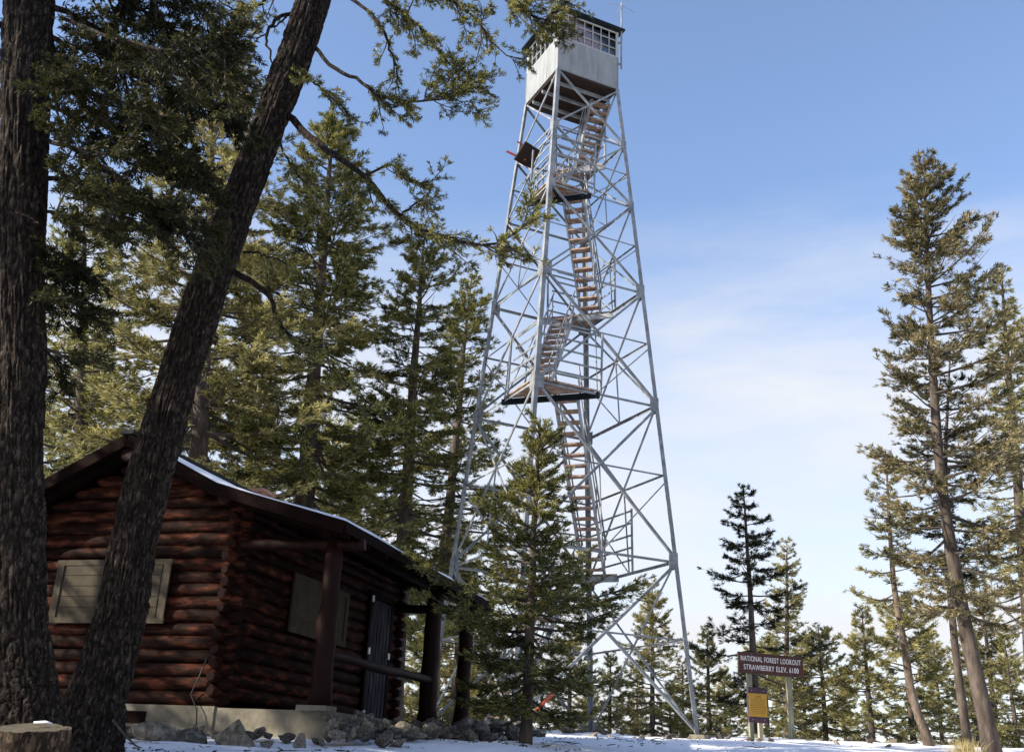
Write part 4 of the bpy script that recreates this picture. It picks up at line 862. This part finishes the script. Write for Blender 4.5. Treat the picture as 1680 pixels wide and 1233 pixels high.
big=[(255,1200,12.3,.27,'pale upright boulder with a sunlit face nearest the leaning trunk in front of the foundation',7),(318,1208,12.0,.27,'rounded grey-green boulder second from the leaning trunk',0),(385,1213,11.9,.25,'wide slanting light grey boulder at the front of the pile below the cabin corner',8),(290,1224,11.5,.22,'low dark boulder at the bottom edge between the two largest boulders',2),
(548,1186,13.6,.20,'big brown-grey boulder heaped at the front corner of the porch',3),(592,1190,14.0,.15,'squat boulder just right of the porch corner boulder',8),(640,1196,14.5,.16,'blocky boulder at the middle of the porch pile',4),(470,1216,12.6,.10,'small pale wedge-shaped stone at the lower edge of the pile',7)]
for x,y,Y_,s,lab,mi in big: rock(at(x,y,Y_),s*1.15,lab,'boulders piled by the cabin',mi)
gr=np.random.default_rng(12)
for k in range(190):       # heap along the foundation and porch
    f=gr.random(); v=-.55+f*7.2; u=-1.75-gr.random()**1.2*.75
    if k<50: u=gr.uniform(-1.9,1.4); v=-.45-gr.random()*.7
    q=Q(u,v,0); s=gr.uniform(.07,.165)*(.8 if k<50 else 1.2); hgt=(1-min(1,abs((-1.75-u))/.8))*.22 if k>=50 else .12*gr.random()
    q[2]=float(gz(q[0],q[1]))+s*.3+hgt*gr.uniform(.2,1)
    rock(q,s,'jumbled grey rock in the pile along the cabin foundation','rocks piled along the cabin foundation')
for k in range(70):
    x=gr.uniform(700,1500); Y_=gr.uniform(24,29.5); q=ontg(x,Y_); s=gr.uniform(.05,.16); q[2]+=s*.15
    rock(q,s,'dark rock poking out of the snow along the crest near the tower','rocks in the snow on the crest')
for k,(x,Y_,s) in enumerate([(1095,25.5,.22),(1100,27.6,.24),(930,27,.26),(985,27.8,.26),(1240,27,.16)]):
    q=ontg(x,Y_); q[2]+=s*.2; rock(q,s,['grey rounded rock in the snow between the rear and right tower legs','dark flat rock on the crest behind the grey rounded rock','dark flat rock left of the rear tower leg','brown rock right at the foot of the rear tower leg','pale rock in the snow between the sign posts'][k],None,[0,2,3,1,8][k])
# twigs and needle litter on the snow: small curved sticks
for k in range(26):
    x=gr.uniform(540,1250); Y_=gr.uniform(12.5,22); q=ontg(x,Y_); a=gr.uniform(0,3.14); l_=gr.uniform(.1,.35); m_=MB()
    m_.tube([q+np.array([math.cos(a)*l_*t,math.sin(a)*l_*t,.02+.03*gr.random()]) for t in(-.5,-.1,.3,.6)],[.006,.007,.006,.003],5); m_.build('fallen_twig',M['twig'],None,origin=q,label='thin dead twig lying on the snow below the young fir',cat='twig',group='fallen twigs on the snow')
q0=at(205,1200,9.9); m_=MB(); m_.tube([at(185,1180,9.75),at(205,1205,9.7),at(222,1222,9.65),at(232,1226,9.6)],[.012,.011,.008,.004],6); m_.build('fallen_branch',M['twig'],None,origin=q0,label='dead branch leaning off the foot of the leaning trunk onto the snow',cat='branch')
# dry grass tuft at the lower right
gg=np.random.default_rng(2); q=ontg(1582,20.5); A=q+gg.normal(0,.12,(260,3))*[1,1,0]; Bq=A+gg.normal(0,.10,(260,3))*[1,1,0]+ZZ*gg.uniform(.12,.34,(260,1))
V=ribbon_tubes(A,Bq,np.full(260,.005),np.full(260,.001),3); o=np_mesh('dry_grass',V,4,M['grass'],org=q); tagp(o,kind='stuff',label='tuft of dry pale grass at the foot of the tall right-hand firs',cat='grass')

# needle litter and bark crumbs lying on the snow
gl=np.random.default_rng(8); n_=9000; Y_=gl.uniform(9,29,n_); X_=gl.uniform(-.5,.55,n_)*Y_; dn=np.exp(-((X_+3)**2)/60)+.35*(gl.random(n_)>.5)
kp=(gl.random(n_)<dn)&(vnoise(X_,Y_,1.7,21)+.12>gl.random(n_)*.6); X_,Y_=X_[kp],Y_[kp]; n_=len(X_); Z_=gz(X_,Y_); Pn=np.stack([X_,Y_,Z_+.006],1)
a=gl.uniform(0,6.28,n_); d=np.stack([np.cos(a),np.sin(a),gl.normal(.1,.25,n_)],1)*gl.uniform(.015,.09,(n_,1)); V=ribbon_tubes(Pn,Pn+d,gl.uniform(.003,.014,n_),np.full(n_,.003),3)
o=np_mesh('needle_litter',V,4,M['twig'],org=np.array([0,18,.4])); tagp(o,kind='stuff',label='brown needles and bark crumbs scattered over the snow',cat='litter')

t=M['log'].node_tree; n=t.nodes; b=n['Principled BSDF']; src=b.inputs['Base Color'].links[0].from_socket; g_=n.new('ShaderNodeNewGeometry'); mr=n.new('ShaderNodeMapRange'); mr.inputs['To Min'].default_value=.55; mr.inputs['To Max'].default_value=1.5
t.links.new(g_.outputs['Random Per Island'],mr.inputs['Value']); mm=n.new('ShaderNodeMix'); mm.data_type='RGBA'; mm.blend_type='MULTIPLY'; mm.inputs[0].default_value=1; t.links.new(src,mm.inputs[6]); t.links.new(mr.outputs[0],mm.inputs[7]); t.links.new(mm.outputs[2],b.inputs['Base Color'])
